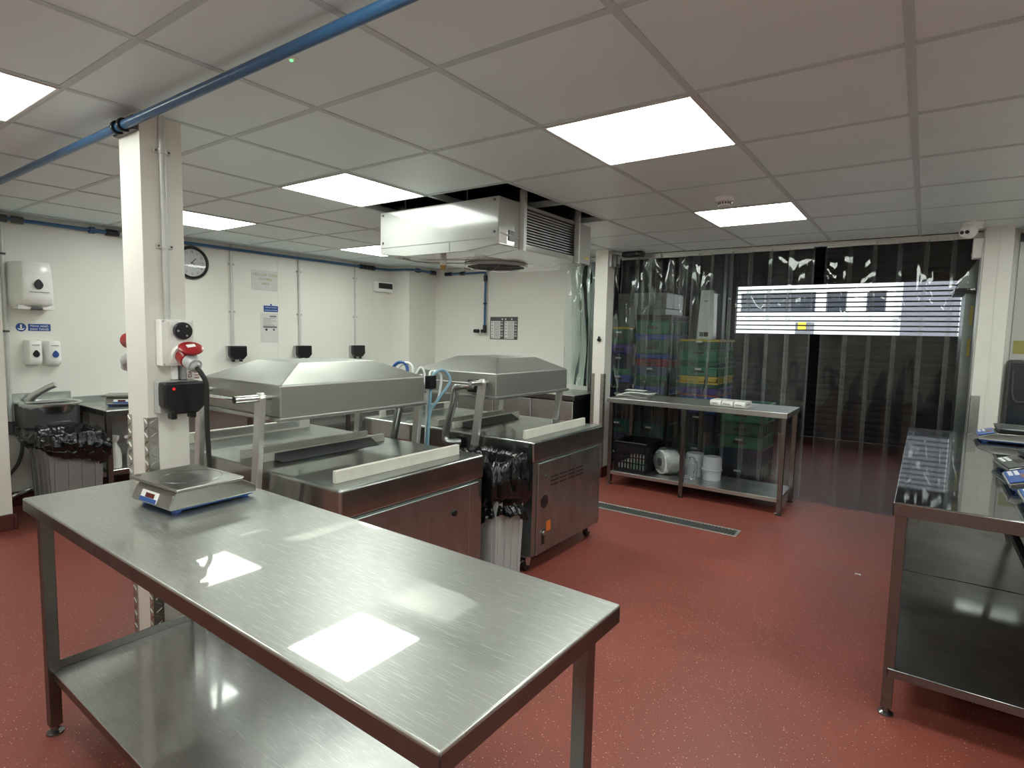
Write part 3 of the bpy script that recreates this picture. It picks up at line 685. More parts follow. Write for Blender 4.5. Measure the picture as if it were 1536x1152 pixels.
# ================================================================== VACUUM PACKING MACHINES
def caster(parent, x, y):
    c = B().cyl((x - 0.014, y, 0.036), (x + 0.014, y, 0.036), 0.036, 20, bev=0.005).done('caster', 'rubber', parent)
    f = B().prism([(y - 0.020, 0.040), (y + 0.012, 0.030), (y + 0.030, 0.088), (y - 0.030, 0.088)], 'x', x - 0.021, x - 0.017)
    f.prism([(y - 0.020, 0.040), (y + 0.012, 0.030), (y + 0.030, 0.088), (y - 0.030, 0.088)], 'x', x + 0.017, x + 0.021)
    f.box(x - 0.03, x + 0.03, y - 0.035, y + 0.035, 0.086, 0.102); f.done('fork', 'chrome', c)
    B().box(x - 0.012, x + 0.012, y - 0.075, y - 0.03, 0.066, 0.072, 0.002, 1).done('brake_lever', 'chrome', c)
def machine(label, xr, y0, W, ldx, tilt, pipe_front, extras):
    t = thing('vacuum_packing_machine', label, 'packing machine', (xr, y0, 0), group='double-chamber vacuum packing machines')
    L = 1.46; ZT = 0.785
    B().box(-L, 0, 0, W, 0.660, ZT, 0.013, 3).done('chamber_deck', 'steel_tank', t)
    B().box(-L + 0.02, -0.006, 0.008, W - 0.008, 0.102, 0.660, 0.004, 2).done('cabinet', 'steel_dark', t)
    fp = B().box(-0.006, 0.003, 0.055, W - 0.045, 0.105, 0.652, 0.002, 1).done('side_panel', 'steel_dark', t)
    extras(t, fp, W)
    for cx_ in (-0.07, -L + 0.08):
        for cy_ in (0.05, W - 0.06): caster(t, cx_, cy_)
    for k, (bx, hgt) in enumerate(((-0.105, 0.050), (-0.66, 0.040), (-0.80, 0.040), (-1.35, 0.055))):
        s = B().box(bx - 0.011, bx + 0.011, 0.055, W - 0.085, ZT - 0.001, ZT + hgt, 0.002, 1).done('seal_bar', 'bar', t)
        if k == 3: B().box(bx + 0.011, bx + 0.0125, 0.10, W - 0.16, ZT + 0.012, ZT + hgt - 0.006).done('backing_strip', 'chrome', s)
    B().prism([(-0.645, ZT + 0.002), (-0.575, ZT + 0.002), (-0.643, ZT + 0.036)], 'y', 0.13, W - 0.19, 0.001, 1).done('black_wedge', 'dgrey_plastic', t)
    # lid: upright skirt, hipped roof, rolled rim
    x0, x1 = -1.075 + ldx, -0.415 + ldx
    ya, yb = 0.018, W - 0.012
    def ring(z, i): return [(x0 + i, ya + i, z), (x1 - i, ya + i, z), (x1 - i, yb - i, z), (x0 + i, yb - i, z)]
    rows = [ring(1.020, 0), ring(1.158, 0)]
    rows.append([(x0 + 0.19, ya + 0.175, 1.247), (x1 - 0.12, ya + 0.175, 1.247), (x1 - 0.12, yb - 0.24, 1.247), (x0 + 0.19, yb - 0.24, 1.247)])
    b = B(); vs = [[b.bm.verts.new(p) for p in r] for r in rows]
    b.bm.faces.new(vs[0][::-1]); b.bm.faces.new(vs[2])
    for q in range(2):
        for k in range(4): b.bm.faces.new((vs[q][k], vs[q][(k + 1) % 4], vs[q + 1][(k + 1) % 4], vs[q + 1][k]))
    b._bev([v for r in vs for v in r], 0.007, 3)
    lid = b.done('lid', 'steel_lid', t, ang=28)
    B().box(x0 - 0.012, x1 + 0.012, ya - 0.012, yb + 0.012, 1.003, 1.022, 0.005, 2).done('lid_rim', 'steel', lid)
    # swing arms, pivot shafts and the front handle rod
    xa, xb = -0.485 + ldx, -0.985 + ldx
    for yy, sgn in ((-0.030, -1), (W + 0.030, 1)):
        for ax in (xa, xb):
            bx = ax - tilt
            poly = [(bx - 0.024, 0.690), (bx + 0.024, 0.690), (ax + 0.024, 1.105), (ax + 0.012, 1.128), (ax - 0.012, 1.128), (ax - 0.024, 1.105)]
            a = B().prism(poly, 'y', yy - 0.013, yy + 0.013, 0.003, 1).done('swing_arm', 'alu', t)
            B().cyl((ax, ya + 0.002 if sgn < 0 else yb - 0.002, 1.105), (ax, yy, 1.105), 0.011, 12).done('pivot_pin', 'chrome', a)
            B().cyl((bx, yy - sgn * 0.012, 0.715), (bx, yy + sgn * 0.022, 0.715), 0.012, 12).done('pivot_bolt', 'dgrey_plastic', a)
            if sgn < 0:
                B().cyl((ax, yy - 0.012, 1.105), (ax, yy - 0.115, 1.105), 0.0165, 18, bev=0.002).done('pivot_shaft', 'chrome', a)
    B().cyl((xb, -0.137, 1.105), (xa, -0.137, 1.105), 0.008, 12).done('handle_rod', 'chrome', t)
    # vacuum pipe between lid and deck with rubber flanges
    px = -0.66 + ldx; yy = -0.062 if pipe_front else W + 0.062; sg = 1 if pipe_front else -1
    pts = smooth([(px + 0.085, yy + sg * 0.055, 1.075), (px + 0.05, yy, 1.08), (px + 0.0, yy - sg * 0.005, 1.06), (px - 0.02, yy, 0.98), (px - 0.035 - tilt * .4, yy, 0.86),
                  (px - 0.05 - tilt * .6, yy, 0.76), (px - 0.03 - tilt * .6, yy, 0.722), (px + 0.03 - tilt * .6, yy + sg * 0.055, 0.722)], 6)
    pp = B().tube(pts, 0.023, 14).done('vacuum_pipe', 'steel', t)
    B().box(px + 0.05, px + 0.12, min(yy + sg * 0.045, yy + sg * 0.075), max(yy + sg * 0.045, yy + sg * 0.075), 1.04, 1.115, 0.004).done('flange', 'black', pp)
    B().box(px + 0.0 - tilt * .6, px + 0.06 - tilt * .6, min(yy + sg * 0.045, yy + sg * 0.063), max(yy + sg * 0.045, yy + sg * 0.063), 0.69, 0.755, 0.004).done('flange', 'black', pp)
    return t
def panel_far(t, fp, W):
    v = B()
    for c in range(4):
        for r in range(3): v.box(0.003, 0.0045, 0.19 + c * 0.105, 0.275 + c * 0.105, 0.545 - r * 0.024, 0.553 - r * 0.024)
    o = v.done('vent_slots', 'black', fp); o['kind'] = 'stuff'
    B().cyl((0.002, 0.125, 0.415), (0.005, 0.125, 0.415), 0.040, 24).done('round_port', 'black', fp)
    for yy, zz in ((0.135, 0.565), (W - 0.12, 0.60)): B().cyl((0.002, yy, zz), (0.010, yy, zz), 0.010, 16, bev=0.002).done('panel_bolt', 'dgrey_plastic', fp)
    B().box(0.003, 0.0055, 0.105, 0.135, 0.155, 0.245, 0.002, 1).done('socket_plate', 'black', fp)
    B().cyl((0.003, 0.12, 0.225), (0.014, 0.12, 0.225), 0.014, 16, bev=0.002).done('cable_gland', 'chrome', fp)
    B().box(0.003, 0.0042, 0.155, 0.20, 0.225, 0.285).done('warning_label', 'orange', fp)
    B().box(-0.004, 0.0035, W - 0.042, W - 0.038, 0.105, 0.655).done('panel_joint', 'chrome', t)
    B().box(-0.004, 0.0035, 0.050, 0.054, 0.105, 0.655).done('panel_joint', 'chrome', t)
def panel_near(t, fp, W):
    B().cyl((0.002, W - 0.23, 0.535), (0.012, W - 0.23, 0.535), 0.016, 18, bev=0.003).done('panel_bolt', 'black', fp)
    B().box(-0.004, 0.0035, W - 0.118, W - 0.114, 0.105, 0.655).done('panel_joint', 'chrome', t)
m1 = machine('stainless double-chamber vacuum packer next to the socket column', -1.79, 1.385, 0.895, 0.0, 0.045, False, panel_near)
m2 = machine('stainless double-chamber vacuum packer with vent slots, next to the back column', -1.775, 2.715, 0.87, 0.125, 0.055, True, panel_far)
# hoses rising behind the near machine's lid
W1 = 0.895
def hose(pts, r, m): B().tube(smooth([(x, W1 + y, z) for x, y, z in pts], 8), r, 10).done('air_hose', m, m1)
hose([(-0.455, 0.055, 0.70), (-0.44, 0.06, 1.02), (-0.445, 0.075, 1.10), (-0.45, 0.10, 1.165), (-0.43, 0.16, 1.185), (-0.40, 0.18, 1.12), (-0.42, 0.10, 1.02), (-0.45, 0.065, 0.93), (-0.47, 0.06, 0.72)], 0.0085, 'pale_blue')
hose([(-0.475, 0.06, 0.70), (-0.465, 0.065, 1.02), (-0.47, 0.085, 1.13), (-0.49, 0.12, 1.175), (-0.46, 0.17, 1.15), (-0.45, 0.14, 1.02)], 0.0075, 'hose_white')
hose([(-0.78, 0.06, 1.06), (-0.78, 0.08, 1.16), (-0.74, 0.10, 1.215), (-0.69, 0.12, 1.20), (-0.66, 0.10, 1.10)], 0.0095, 'blue')
hose([(-0.75, 0.07, 1.06), (-0.74, 0.09, 1.17), (-0.70, 0.12, 1.215), (-0.65, 0.13, 1.19), (-0.62, 0.10, 1.08)], 0.0085, 'hose_white')
hose([(-0.62, 0.06, 1.04), (-0.60, 0.09, 1.13), (-0.57, 0.12, 1.195), (-0.54, 0.12, 1.14), (-0.52, 0.08, 1.04)], 0.0065, 'hose_white')
B().box(-0.452, -0.415, W1 + 0.03, W1 + 0.085, 1.085, 1.16, 0.004).done('valve_block', 'black', m1)

# ================================================================== BINS WITH BLACK LINERS
def bag_mesh(w, d, ztop, drop, seed, puff=0.03, low=None, n=150, m=44, cinch=0.0):
    """liner folded over a bin rim: inside, over the rim, hanging outside in crumples"""
    def fn(u, v):
        a = 2 * PI * u
        ex = 4.0
        c, s = math.cos(a), math.sin(a)
        rr = (abs(c) ** ex + abs(s) ** ex) ** (-1 / ex)
        q = Vector((c * 2.4 + seed, s * 2.4, v * 2.0)); rd = lambda f, g: 1 - 2 * abs(noise.noise(Vector((c * f + seed, s * f, v * g + seed))))
        k1 = noise.noise(q * 1.3); k2 = noise.noise(q * 3.1); k3 = noise.noise(Vector((c * 5 + seed, s * 5, v * 0.8)))
        dr = drop * (1 + 0.22 * noise.noise(Vector((c * 1.3, s * 1.3, seed))) + (low(a) if low else 0))
        if v < 0.25:
            t_ = v / 0.25; k = 0.55 + 0.45 * t_; z = ztop - 0.16 * (1 - t_) + 0.01 * k2 * t_
            ext = 0.0
        else:
            t_ = (v - 0.25) / 0.75; k = 1.0; z = ztop + 0.012 * math.sin(PI * min(1, t_ * 4)) - dr * t_ + 0.015 * k2
            ext = puff * (0.35 + math.sin(PI * min(1.0, t_ * 1.05)) * 0.9) + 0.022 * k1 + 0.014 * k2 * (0.3 + t_) + 0.022 * rd(4.2, 1.6) * (0.25 + t_) + 0.012 * rd(9.0, 3.5) - cinch * 0.035 * math.exp(-((t_ - 0.80) / 0.10) ** 2)
        return ((w / 2 * k + ext) * c * rr, (d / 2 * k + ext) * s * rr, z)
    b = B().grid(fn, n, m); bmesh.ops.remove_doubles(b.bm, verts=b.bm.verts[:], dist=1e-5)
    return b
def bin_body(w, d, h, t, ribs=True, mat='bin'):
    b = B(); rows = []
    for k, z in ((0.86, 0), (0.87, 0.02), (1.0, h), (0.96, h), (0.84, 0.03)):
        rows.append([b.bm.verts.new((sx * w / 2 * k, sy * d / 2 * k, z)) for sx, sy in ((-1, -1), (1, -1), (1, 1), (-1, 1))])
    b.bm.faces.new(rows[0][::-1]); b.bm.faces.new(rows[-1])
    for a, c in zip(rows, rows[1:]):
        for q in range(4): b.bm.faces.new((a[q], a[(q + 1) % 4], c[(q + 1) % 4], c[q]))
    o = b.done('bin_body', mat, t)
    r = B()
    for q in range(4):
        f = (-0.36 + 0.24 * q)
        r.prism([(d / 2 * 0.87 - 0.004, 0.02), (d / 2 * 0.87 + 0.007, 0.02), (d / 2 + 0.007, h - 0.02), (d / 2 - 0.004, h - 0.02)], 'x', f * w - 0.012, f * w + 0.012)
        r.prism([(-d / 2 * 0.87 + 0.004, 0.02), (-d / 2 * 0.87 - 0.007, 0.02), (-d / 2 - 0.007, h - 0.02), (-d / 2 + 0.004, h - 0.02)], 'x', f * w - 0.012, f * w + 0.012)
        r.prism([(w / 2 * 0.87 - 0.004, 0.02), (w / 2 * 0.87 + 0.007, 0.02), (w / 2 + 0.007, h - 0.02), (w / 2 - 0.004, h - 0.02)], 'y', f * d - 0.012, f * d + 0.012)
    r.done('ribs', mat, o)
    return o
t = thing('waste_bin', 'grey waste bin with black liner wedged between the two vacuum packers', 'bin', (-1.93, 2.49, 0))
bin_body(0.34, 0.27, 0.71, t, mat='grey_plastic')
bag_mesh(0.345, 0.275, 0.735, 0.33, 3.3, 0.026, low=lambda a: 0.06 * math.sin(a * 2), cinch=1.0).done('bin_liner', 'bag', t, ang=70)
t = thing('waste_bin', 'grey ribbed waste bin with black liner below the hand basin', 'bin', (-5.00, 1.475, 0))
bin_body(0.42, 0.33, 0.63, t)
bag_mesh(0.425, 0.335, 0.648, 0.19, 8.1, 0.030, low=lambda a: 0.45 * math.sin(a)).done('bin_liner', 'bag', t, ang=70)

# ================================================================== CEILING COOLING UNIT
t = thing('cooling_unit', 'white dual-discharge cooling unit hung below an open ceiling section', 'cooling unit', (0, 0, 0))
ux0, ux1, uy0, uy1 = -3.025, -2.03, 2.68, 3.79
def housing(y0, y1):
    return B().prism([(ux0, 2.185), (ux0, 1.912), (ux0 + 0.24, 1.886), (ux1 - 0.25, 1.886), (ux1, 1.912), (ux1, 2.185)], 'y', y0, y1, 0.006, 2)
hb = housing(uy0, 2.90).done('housing', 'unit_white', t)
housing(3.60, uy1).done('housing', 'unit_white', t)
B().prism([(ux0, 1.95), (ux0, 1.912), (ux0 + 0.24, 1.885), (ux1 - 0.25, 1.885), (ux1, 1.912), (ux1, 1.95)], 'y', 2.902, 3.598, 0.003, 1).done('drip_pan', 'unit_white', t)
B().box(ux0 + 0.005, ux1 - 0.005, 2.895, 3.605, 2.165, 2.185).done('top_cover', 'unit_white', t)
B().box(ux0 + 0.05, ux1 - 0.05, 2.905, 3.595, 1.955, 2.163).done('coil_block', 'fan', t)
for k in range(12):
    z = 1.960 + k * 0.0172
    B().box(ux0 + 0.022, ux1 - 0.022, 2.91, 3.59, z, z + 0.009, 0.002, 1).done('fin', 'fin', t)
B().box(ux0 - 0.002, ux1 + 0.002, uy0 - 0.003, uy0 + 0.0, 1.952, 1.957).done('panel_joint', 'unit_white', t)
B().box(ux0 + 0.62, ux0 + 0.622, uy0 - 0.003, uy0, 1.895, 1.95).done('panel_joint', 'unit_white', t)
for x, z in ((ux0 + 0.03, 2.165), (ux1 - 0.03, 2.165), (ux0 + 0.03, 1.985), (ux1 - 0.03, 1.985)):
    B().cyl((x, uy0 + 0.001, z), (x, uy0 - 0.006, z), 0.008, 12, bev=0.002).done('screw', 'dgrey_plastic', t)
for yy in (2.885, 3.555):
    for x in (ux0, ux1):
        s = 1 if x == ux1 else -1
        br = B().box(min(x - s * 0.002, x + s * 0.035), max(x - s * 0.002, x + s * 0.035), yy, yy + 0.004, 1.905, 2.26, 0.001, 1)
        br.box(min(x + s * 0.0, x + s * 0.004), max(x + s * 0.0, x + s * 0.004), yy, yy + 0.075, 1.905, 2.26, 0.001, 1)
        br.done('hanger_bracket', 'galv', t)
        B().cyl((x + s * 0.018, yy + 0.04, 2.22), (x + s * 0.018, yy + 0.04, TOP), 0.006, 8).done('hanger_rod', 'galv', t)
B().box(ux1, ux1 + 0.006, 2.775, 2.835, 1.945, 2.005, 0.002, 1).done('latch', 'black', t)
B().box(ux1, ux1 + 0.002, 2.684, 2.76, 1.922, 2.00).done('bright_patch', 'paper', t)
B().cyl((ux1 + 0.004, 2.70, 1.978), (ux1 + 0.004, 2.88, 1.968), 0.004, 8).done('latch_rod', 'galv', t)
for yy in (3.70, 3.735): B().prism([(yy, 1.945), (yy + 0.024, 1.945), (yy + 0.012, 1.972)], 'x', ux1, ux1 + 0.002).done('warning_label', 'yellow', t)
fc = (-2.50, 3.28)
fs = B().lathe([(0.205, 0.0), (0.225, -0.004), (0.22, -0.022), (0.20, -0.022), (0.195, 0.0)], (fc[0], fc[1], 1.887), 40).done('fan_ring', 'unit_white', t)
fg = B().lathe([(0, -0.020), (0.198, -0.018), (0.198, -0.002), (0, -0.002)], (fc[0], fc[1], 1.886), 40).done('fan_grille', 'fan', t)
rg = B()
for r in (0.04, 0.075, 0.11, 0.145, 0.18): rg.tube([(fc[0] + r * math.cos(a * PI / 16), fc[1] + r * math.sin(a * PI / 16), 1.862) for a in range(32)], 0.0022, 6, closed=True)
for a in range(4):
    c, s_ = math.cos(a * PI / 4), math.sin(a * PI / 4)
    rg.cyl((fc[0] - c * 0.2, fc[1] - s_ * 0.2, 1.862), (fc[0] + c * 0.2, fc[1] + s_ * 0.2, 1.862), 0.003, 6)
rg.done('guard_rings', 'dgrey_plastic', fg)
dr = B().cyl((-2.70, 2.95, 1.890), (-2.70, 2.95, 1.852), 0.024, 18, r2=0.021).done('drain_spigot', 'white_plastic', t)
B().cyl((-2.70, 2.95, 1.853), (-2.70, 2.95, 1.822), 0.021, 18, r2=0.017, bev=0.003).done('drain_cap', 'brass', dr)
B().tube(smooth([(-2.98, 2.80, 1.900), (-2.86, 2.9, 1.878), (-2.70, 3.0, 1.874), (-2.56, 3.06, 1.872)], 5), 0.004, 8).done('cable', 'grey_plastic', t)

# ================================================================== PIPES AND CONDUITS
def pipe(name, label, pts, r, mat, rings=(), ring_r=1.5, clips=()):
    t = thing(name, label, 'pipe', (0, 0, 0))
    B().tube(pts, r, 14).done('tube', mat, t)
    for a, b, m in rings: B().cyl(a, b, r * ring_r, 16, bev=r * 0.2).done('fitting', m, t)
    for c in clips: c(t)
    return t
def saddle(x, y, z, ax):
    def f(t):
        b = B()
        if ax == 'left':
            b.box(x - 0.012, x + 0.002, y - 0.030, y + 0.030, z - 0.009, z + 0.009, 0.002, 1); b.cyl((x, y, z - 0.009), (x, y, z + 0.009), 0.0155, 14)
        b.done('pipe_clip', 'galv', t)
        for s in (-0.024, 0.024): B().cyl((x + 0.001, y + s, z), (x + 0.005, y + s, z), 0.004, 8).done('clip_screw', 'dgrey_plastic', t)
    return f
py, pz = 0.975, 2.160
pipe('air_pipe', 'blue pipe running under the ceiling from wall to wall, clamped to the column',
     [(XN, py, pz), (-2.5, py, pz), (0, py, pz), (XR, py, pz)], 0.0165, 'blue_pipe', [((-2.60, py, pz), (-2.585, py, pz), 'black'), ((-2.545, py, pz), (-2.53, py, pz), 'black')], 1.6)
wx, wz = XL + 0.032, 2.165
pipe('water_pipe', 'blue pipe running along the top of the left wall above the clock',
     smooth([(wx, 1.30, wz), (wx, 2.5, wz), (wx, 4.0, wz), (wx, 4.95, wz), (wx + 0.12, 5.07, wz - 0.002), (-5.21, 5.12, wz - 0.004), (-5.21, 5.40, wz - 0.005), (-5.21, 5.50, wz - 0.005)], 4), 0.0145, 'blue_pipe',
     [((wx, 1.295, wz), (wx, 1.345, wz), 'dgrey_plastic'), ((wx, 1.37, wz), (wx, 1.44, wz), 'dgrey_plastic'), ((wx, 1.86, wz), (wx, 1.90, wz), 'blue_pipe'),
      ((wx, 1.98, wz), (wx, 2.06, wz), 'black'), ((wx, 2.07, wz), (wx, 2.16, wz), 'steel'), ((wx, 2.17, wz), (wx, 2.26, wz), 'black'),
      ((wx, 4.62, wz), (wx, 4.66, wz), 'black'), ((wx, 4.68, wz), (wx, 4.72, wz), 'black'), ((wx, 4.74, wz), (wx, 4.78, wz), 'black'), ((wx, 4.80, wz), (wx, 4.84, wz), 'black'),
      ((-5.21, 5.20, wz - .004), (-5.21, 5.26, wz - .004), 'black'), ((-5.21, 5.46, wz - .005), (-5.21, 5.54, wz - .005), 'black')], 1.9)
bx = -4.405; by = YB - 0.03
pipe('drop_pipe', 'blue pipe dropping down the back wall to a black tap',
     smooth([(-5.02, by, 2.14), (-4.9, by, 2.14), (-4.6, by, 2.135), (bx - 0.03, by, 2.135), (bx, by, 2.10), (bx, by, 1.8), (bx, by, 1.47)], 5), 0.0135, 'blue_pipe',
     [((-5.06, by, 2.14), (-4.96, by, 2.14), 'black'), ((-4.80, by, 2.14), (-4.74, by, 2.14), 'black'), ((bx, by, 2.10), (bx, by, 2.03), 'black'),
      ((bx, by, 1.77), (bx, by, 1.75), 'black'), ((bx, by, 1.50), (bx, by, 1.44), 'black'), ((bx - 0.03, by - 0.02, 1.425), (bx + 0.03, by - 0.02, 1.425), 'black'),
      ((bx - 0.13, by - 0.04, 1.425), (bx - 0.06, by - 0.04, 1.425), 'black')], 1.7)
for y, lab, ztop in ((3.045, 'grey conduit dropping to the first black wall socket past the clock', 2.15), (3.80, 'grey conduit dropping to the middle black wall socket', 2.15), (4.56, 'grey conduit dropping to the black wall socket nearest the pier', 2.15)):
    pipe('conduit', lab, [(XL + 0.012, y, ztop + 0.06), (XL + 0.012, y, 1.7), (XL + 0.012, y, 1.22)], 0.011, 'galv',
         clips=[saddle(XL + 0.012, y, 2.02, 'left'), saddle(XL + 0.012, y, 1.56, 'left')])
pipe('conduit', 'light grey conduit running down the white column to the socket box', [(cx1 + 0.012, 1.083, CZ), (cx1 + 0.012, 1.083, 1.8), (cx1 + 0.012, 1.083, 1.425)], 0.012, 'galv',
     clips=[saddle(cx1 + 0.012, 1.083, 2.08, 'left'), saddle(cx1 + 0.012, 1.083, 1.715, 'left')])
pipe('service_pipe', 'grey vertical pipe in the corner left of the towel dispenser', [(XL + 0.03, 1.308, CZ - 0.1), (XL + 0.03, 1.308, 1.4), (XL + 0.03, 1.308, 0.62)], 0.014, 'galv',
     [((XL + .03, 1.308, 1.90), (XL + .03, 1.308, 1.915), 'dgrey_plastic'), ((XL + .03, 1.308, 1.33), (XL + .03, 1.308, 1.345), 'dgrey_plastic'), ((XL + .03, 1.308, 0.66), (XL + .03, 1.308, 0.56), 'dgrey_plastic')], 1.5)
pipe('basin_waste_pipe', 'thin grey waste pipe curving below the hand basin to a chrome valve',
     smooth([(XL + 0.05, 1.42, 0.612), (XL + 0.045, 1.43, 0.45), (XL + 0.04, 1.45, 0.30), (XL + 0.04, 1.47, 0.20), (XL + 0.04, 1.43, 0.13), (XL + 0.04, 1.34, 0.10), (XL + 0.03, 1.22, 0.06)], 5), 0.013, 'grey_plastic',
     [((XL + .04, 1.452, 0.30), (XL + .04, 1.458, 0.275), 'white_plastic'), ((XL + .04, 1.41, 0.122), (XL + .04, 1.37, 0.108), 'chrome'), ((XL + .04, 1.32, 0.095), (XL + .04, 1.28, 0.08), 'chrome')], 1.4)
pipe('basin_supply_hose', 'black braided supply hose looping beside the corner pipe', smooth([(XL + 0.045, 1.34, 0.60), (XL + 0.06, 1.36, 0.48), (XL + 0.06, 1.33, 0.34), (XL + 0.05, 1.26, 0.24), (XL + 0.04, 1.19, 0.20)], 6), 0.012, 'dgrey_plastic',
     [((XL + .045, 1.335, 0.605), (XL + .045, 1.345, 0.55), 'dgrey_plastic')], 1.8)

# ================================================================== THINGS ON THE LEFT WALL (local x = along +Y, -y = into the room)
def wall_thing(name, label, cat, y, z, group=None, x=XL): return thing(name, label, cat, (x, y, z), 90, group)
def teardrop(w, h, n=20):
    out = []
    for k in range(n):
        a = 2 * PI * k / n; s = math.sin(a); c = math.cos(a)
        wd = 1.0 if c < 0 else (1 - 0.42 * c)
        out.append((s * w / 2 * wd, c * h / 2 + (0.0)))
    return out
def dispenser(t, w, h, d, taper, drop_mat, drop_w, drop_z, print_z):
    b = B(); rows = []
    for fz, fw, fd in ((0, 0.86, 0.72), (0.10, 0.96, 0.93), (0.25, 1.0, 1.0), (0.75, 0.96, 0.98), (0.95, 0.92, 0.90), (1.0, 0.90, 0.86)):
        ww, dd, z = w / 2 * fw, d * fd, h * fz
        bul = 0.10 * d
        rows.append([b.bm.verts.new(p) for p in ((-ww, 0, z), (-ww * 0.90, -dd * 0.5, z), (-ww * taper, -dd * 0.94, z), (-ww * taper * 0.86, -dd, z), (-ww * taper * 0.45, -dd - bul * .6, z), (0, -dd - bul, z), (ww * taper * 0.45, -dd - bul * .6, z), (ww * taper * 0.86, -dd, z), (ww * taper, -dd * 0.94, z), (ww * 0.90, -dd * 0.5, z), (ww, 0, z))])
    n = len(rows[0])
    b.bm.faces.new(rows[0][::-1]); b.bm.faces.new(rows[-1])
    for a, c in zip(rows, rows[1:]):
        for q in range(n): b.bm.faces.new((a[q], a[(q + 1) % n], c[(q + 1) % n], c[q]))
    o = b.done('cover', 'white_plastic', t, ang=42)
    yy = -d * 1.10
    B().prism([(x, z + drop_z) for x, z in teardrop(drop_w, drop_w * 1.35)], 'y', yy - 0.006, yy + 0.012, 0.002, 1).done('window', drop_mat, o)
    B().box(-w * 0.2, w * 0.22, yy - 0.002, yy + 0.004, print_z, print_z + 0.004).done('printed_mark', 'ink', o)
    return o
t = wall_thing('towel_dispenser', 'large white paper towel dispenser with a black drop window', 'dispenser', 1.465, 1.525)
dispenser(t, 0.285, 0.33, 0.20, 0.68, 'black', 0.056, 0.165, 0.105)
B().box(-0.11, 0.11, -0.15, -0.002, -0.022, 0.012, 0.006, 2).done('tray', 'white_plastic', t)
B().box(-0.035, 0.035, -0.165, -0.12, -0.026, -0.004, 0.006, 2).done('outlet', 'dgrey_plastic', t)
t = wall_thing('soap_dispenser', 'small white soap dispenser with a black drop window', 'dispenser', 1.465, 1.085)
dispenser(t, 0.112, 0.185, 0.085, 0.72, 'black', 0.042, 0.085, 0.150)
t = wall_thing('soap_dispenser', 'small white soap dispenser with a blue drop window', 'dispenser', 1.585, 1.080)
dispenser(t, 0.112, 0.185, 0.085, 0.72, 'blue', 0.042, 0.085, 0.150)
t = wall_thing('hand_wash_sign', 'blue and white sign reading Now wash your hands', 'sign', 1.478, 1.369)
B().cyl((-0.075, 0, 0), (-0.075, -0.002, 0), 0.032, 32).done('round_pictogram', 'sign_blue', t)
B().box(-0.032, 0.108, -0.002, 0, -0.027, 0.027).done('panel', 'sign_blue', t)
hp = B().box(-0.080, -0.070, -0.0035, -0.002, -0.008, 0.022); hp.prism([(-0.098, -0.004), (-0.088, -0.020), (-0.062, -0.020), (-0.052, -0.004), (-0.066, -0.010), (-0.084, -0.010)], 'y', -0.0035, -0.002)
hp.done('hands_symbol', 'sign_white', t)
lettering('Now wash', 0.026, 'sign_white', t, 0.038, -0.0026, 0.004); lettering('your hands', 0.026, 'sign_white', t, 0.038, -0.0026, -0.019)
# clock
t = wall_thing('clock', 'round wall clock with black rim and white face', 'clock', 2.672, 1.993)
rot = Matrix.Rotation(PI / 2, 4, 'X')
B().lathe([(0.125, 0), (0.153, 0.0), (0.155, 0.012), (0.146, 0.034), (0.130, 0.036), (0.125, 0.02)], n=48, mx=rot).done('rim', 'black', t)
fo = B().lathe([(0, 0.001), (0.128, 0.001), (0.128, 0.012), (0, 0.012)], n=48, mx=rot).done('face', 'sign_white', t)
for k in range(12):
    a = 2 * PI * k / 12
    lettering(str(k if k else 12), 0.030, 'ink', fo, 0.100 * math.sin(a), -0.0125, 0.100 * math.cos(a) - 0.011)
def hand(deg, l, w, n):
    a = math.radians(deg); mx = Matrix.Rotation(a, 4, 'Y')
    B().box(-w / 2, w / 2, -0.016, -0.0145, -0.012, l, 0, 1, mx).done(n, 'black_ink', fo)
hand(40, 0.055, 0.007, 'hour_hand'); hand(128, 0.075, 0.005, 'minute_hand'); hand(88, 0.09, 0.0015, 'second_hand')
B().lathe([(0, 0.030), (0.128, 0.027), (0.128, 0.0285), (0, 0.0315)], n=48, mx=rot).done('glass', 'glass', t)
# weatherproof sockets
def black_socket(t, w, h, d, led=False):
    bk = B().box(-w / 2, w / 2, -0.05 * d / 0.1, 0, -h / 2, h / 2, 0.006, 2).done('back_box', 'grey_plastic', t)
    ld = B().prism([(-w / 2 - 0.004, h / 2), (w / 2 + 0.004, h / 2), (w / 2 + 0.006, -h * 0.22), (w / 2 - 0.03, -h / 2), (-w / 2 + 0.03, -h / 2), (-w / 2 - 0.006, -h * 0.22)], 'y', -d, -0.045 * d / 0.1, 0.010, 3).done('lid', 'black', t)
    for x in (-w * 0.24, w * 0.24): B().box(x - 0.011, x + 0.011, -d * 0.8, -d * 0.45, -h / 2 - 0.022, -h / 2 + 0.012, 0.003, 1).done('latch', 'black', ld)
    for s in (-1, 1):
        for q in range(3): B().box(s * (w / 2 + 0.004) - 0.003, s * (w / 2 + 0.004) + 0.003, -d * 0.85, -d * 0.55, h * (0.02 + 0.14 * q), h * (0.05 + 0.14 * q)).done('grip_rib', 'black', ld)
    if led: B().cyl((-w * 0.30, -d + 0.001, h * 0.30), (-w * 0.30, -d - 0.002, h * 0.30), 0.0055, 14).done('indicator', 'led_red_on', ld)
for y, lab in ((3.06, 'black weatherproof socket on the left wall, nearest the clock'), (3.81, 'black weatherproof socket below the pale notice sheet, middle of three'), (4.555, 'black weatherproof socket on the left wall nearest the pier')):
    t = wall_thing('weatherproof_socket', lab, 'socket', y, 1.155, 'weatherproof sockets on the left wall')
    black_socket(t, 0.165, 0.135, 0.10)
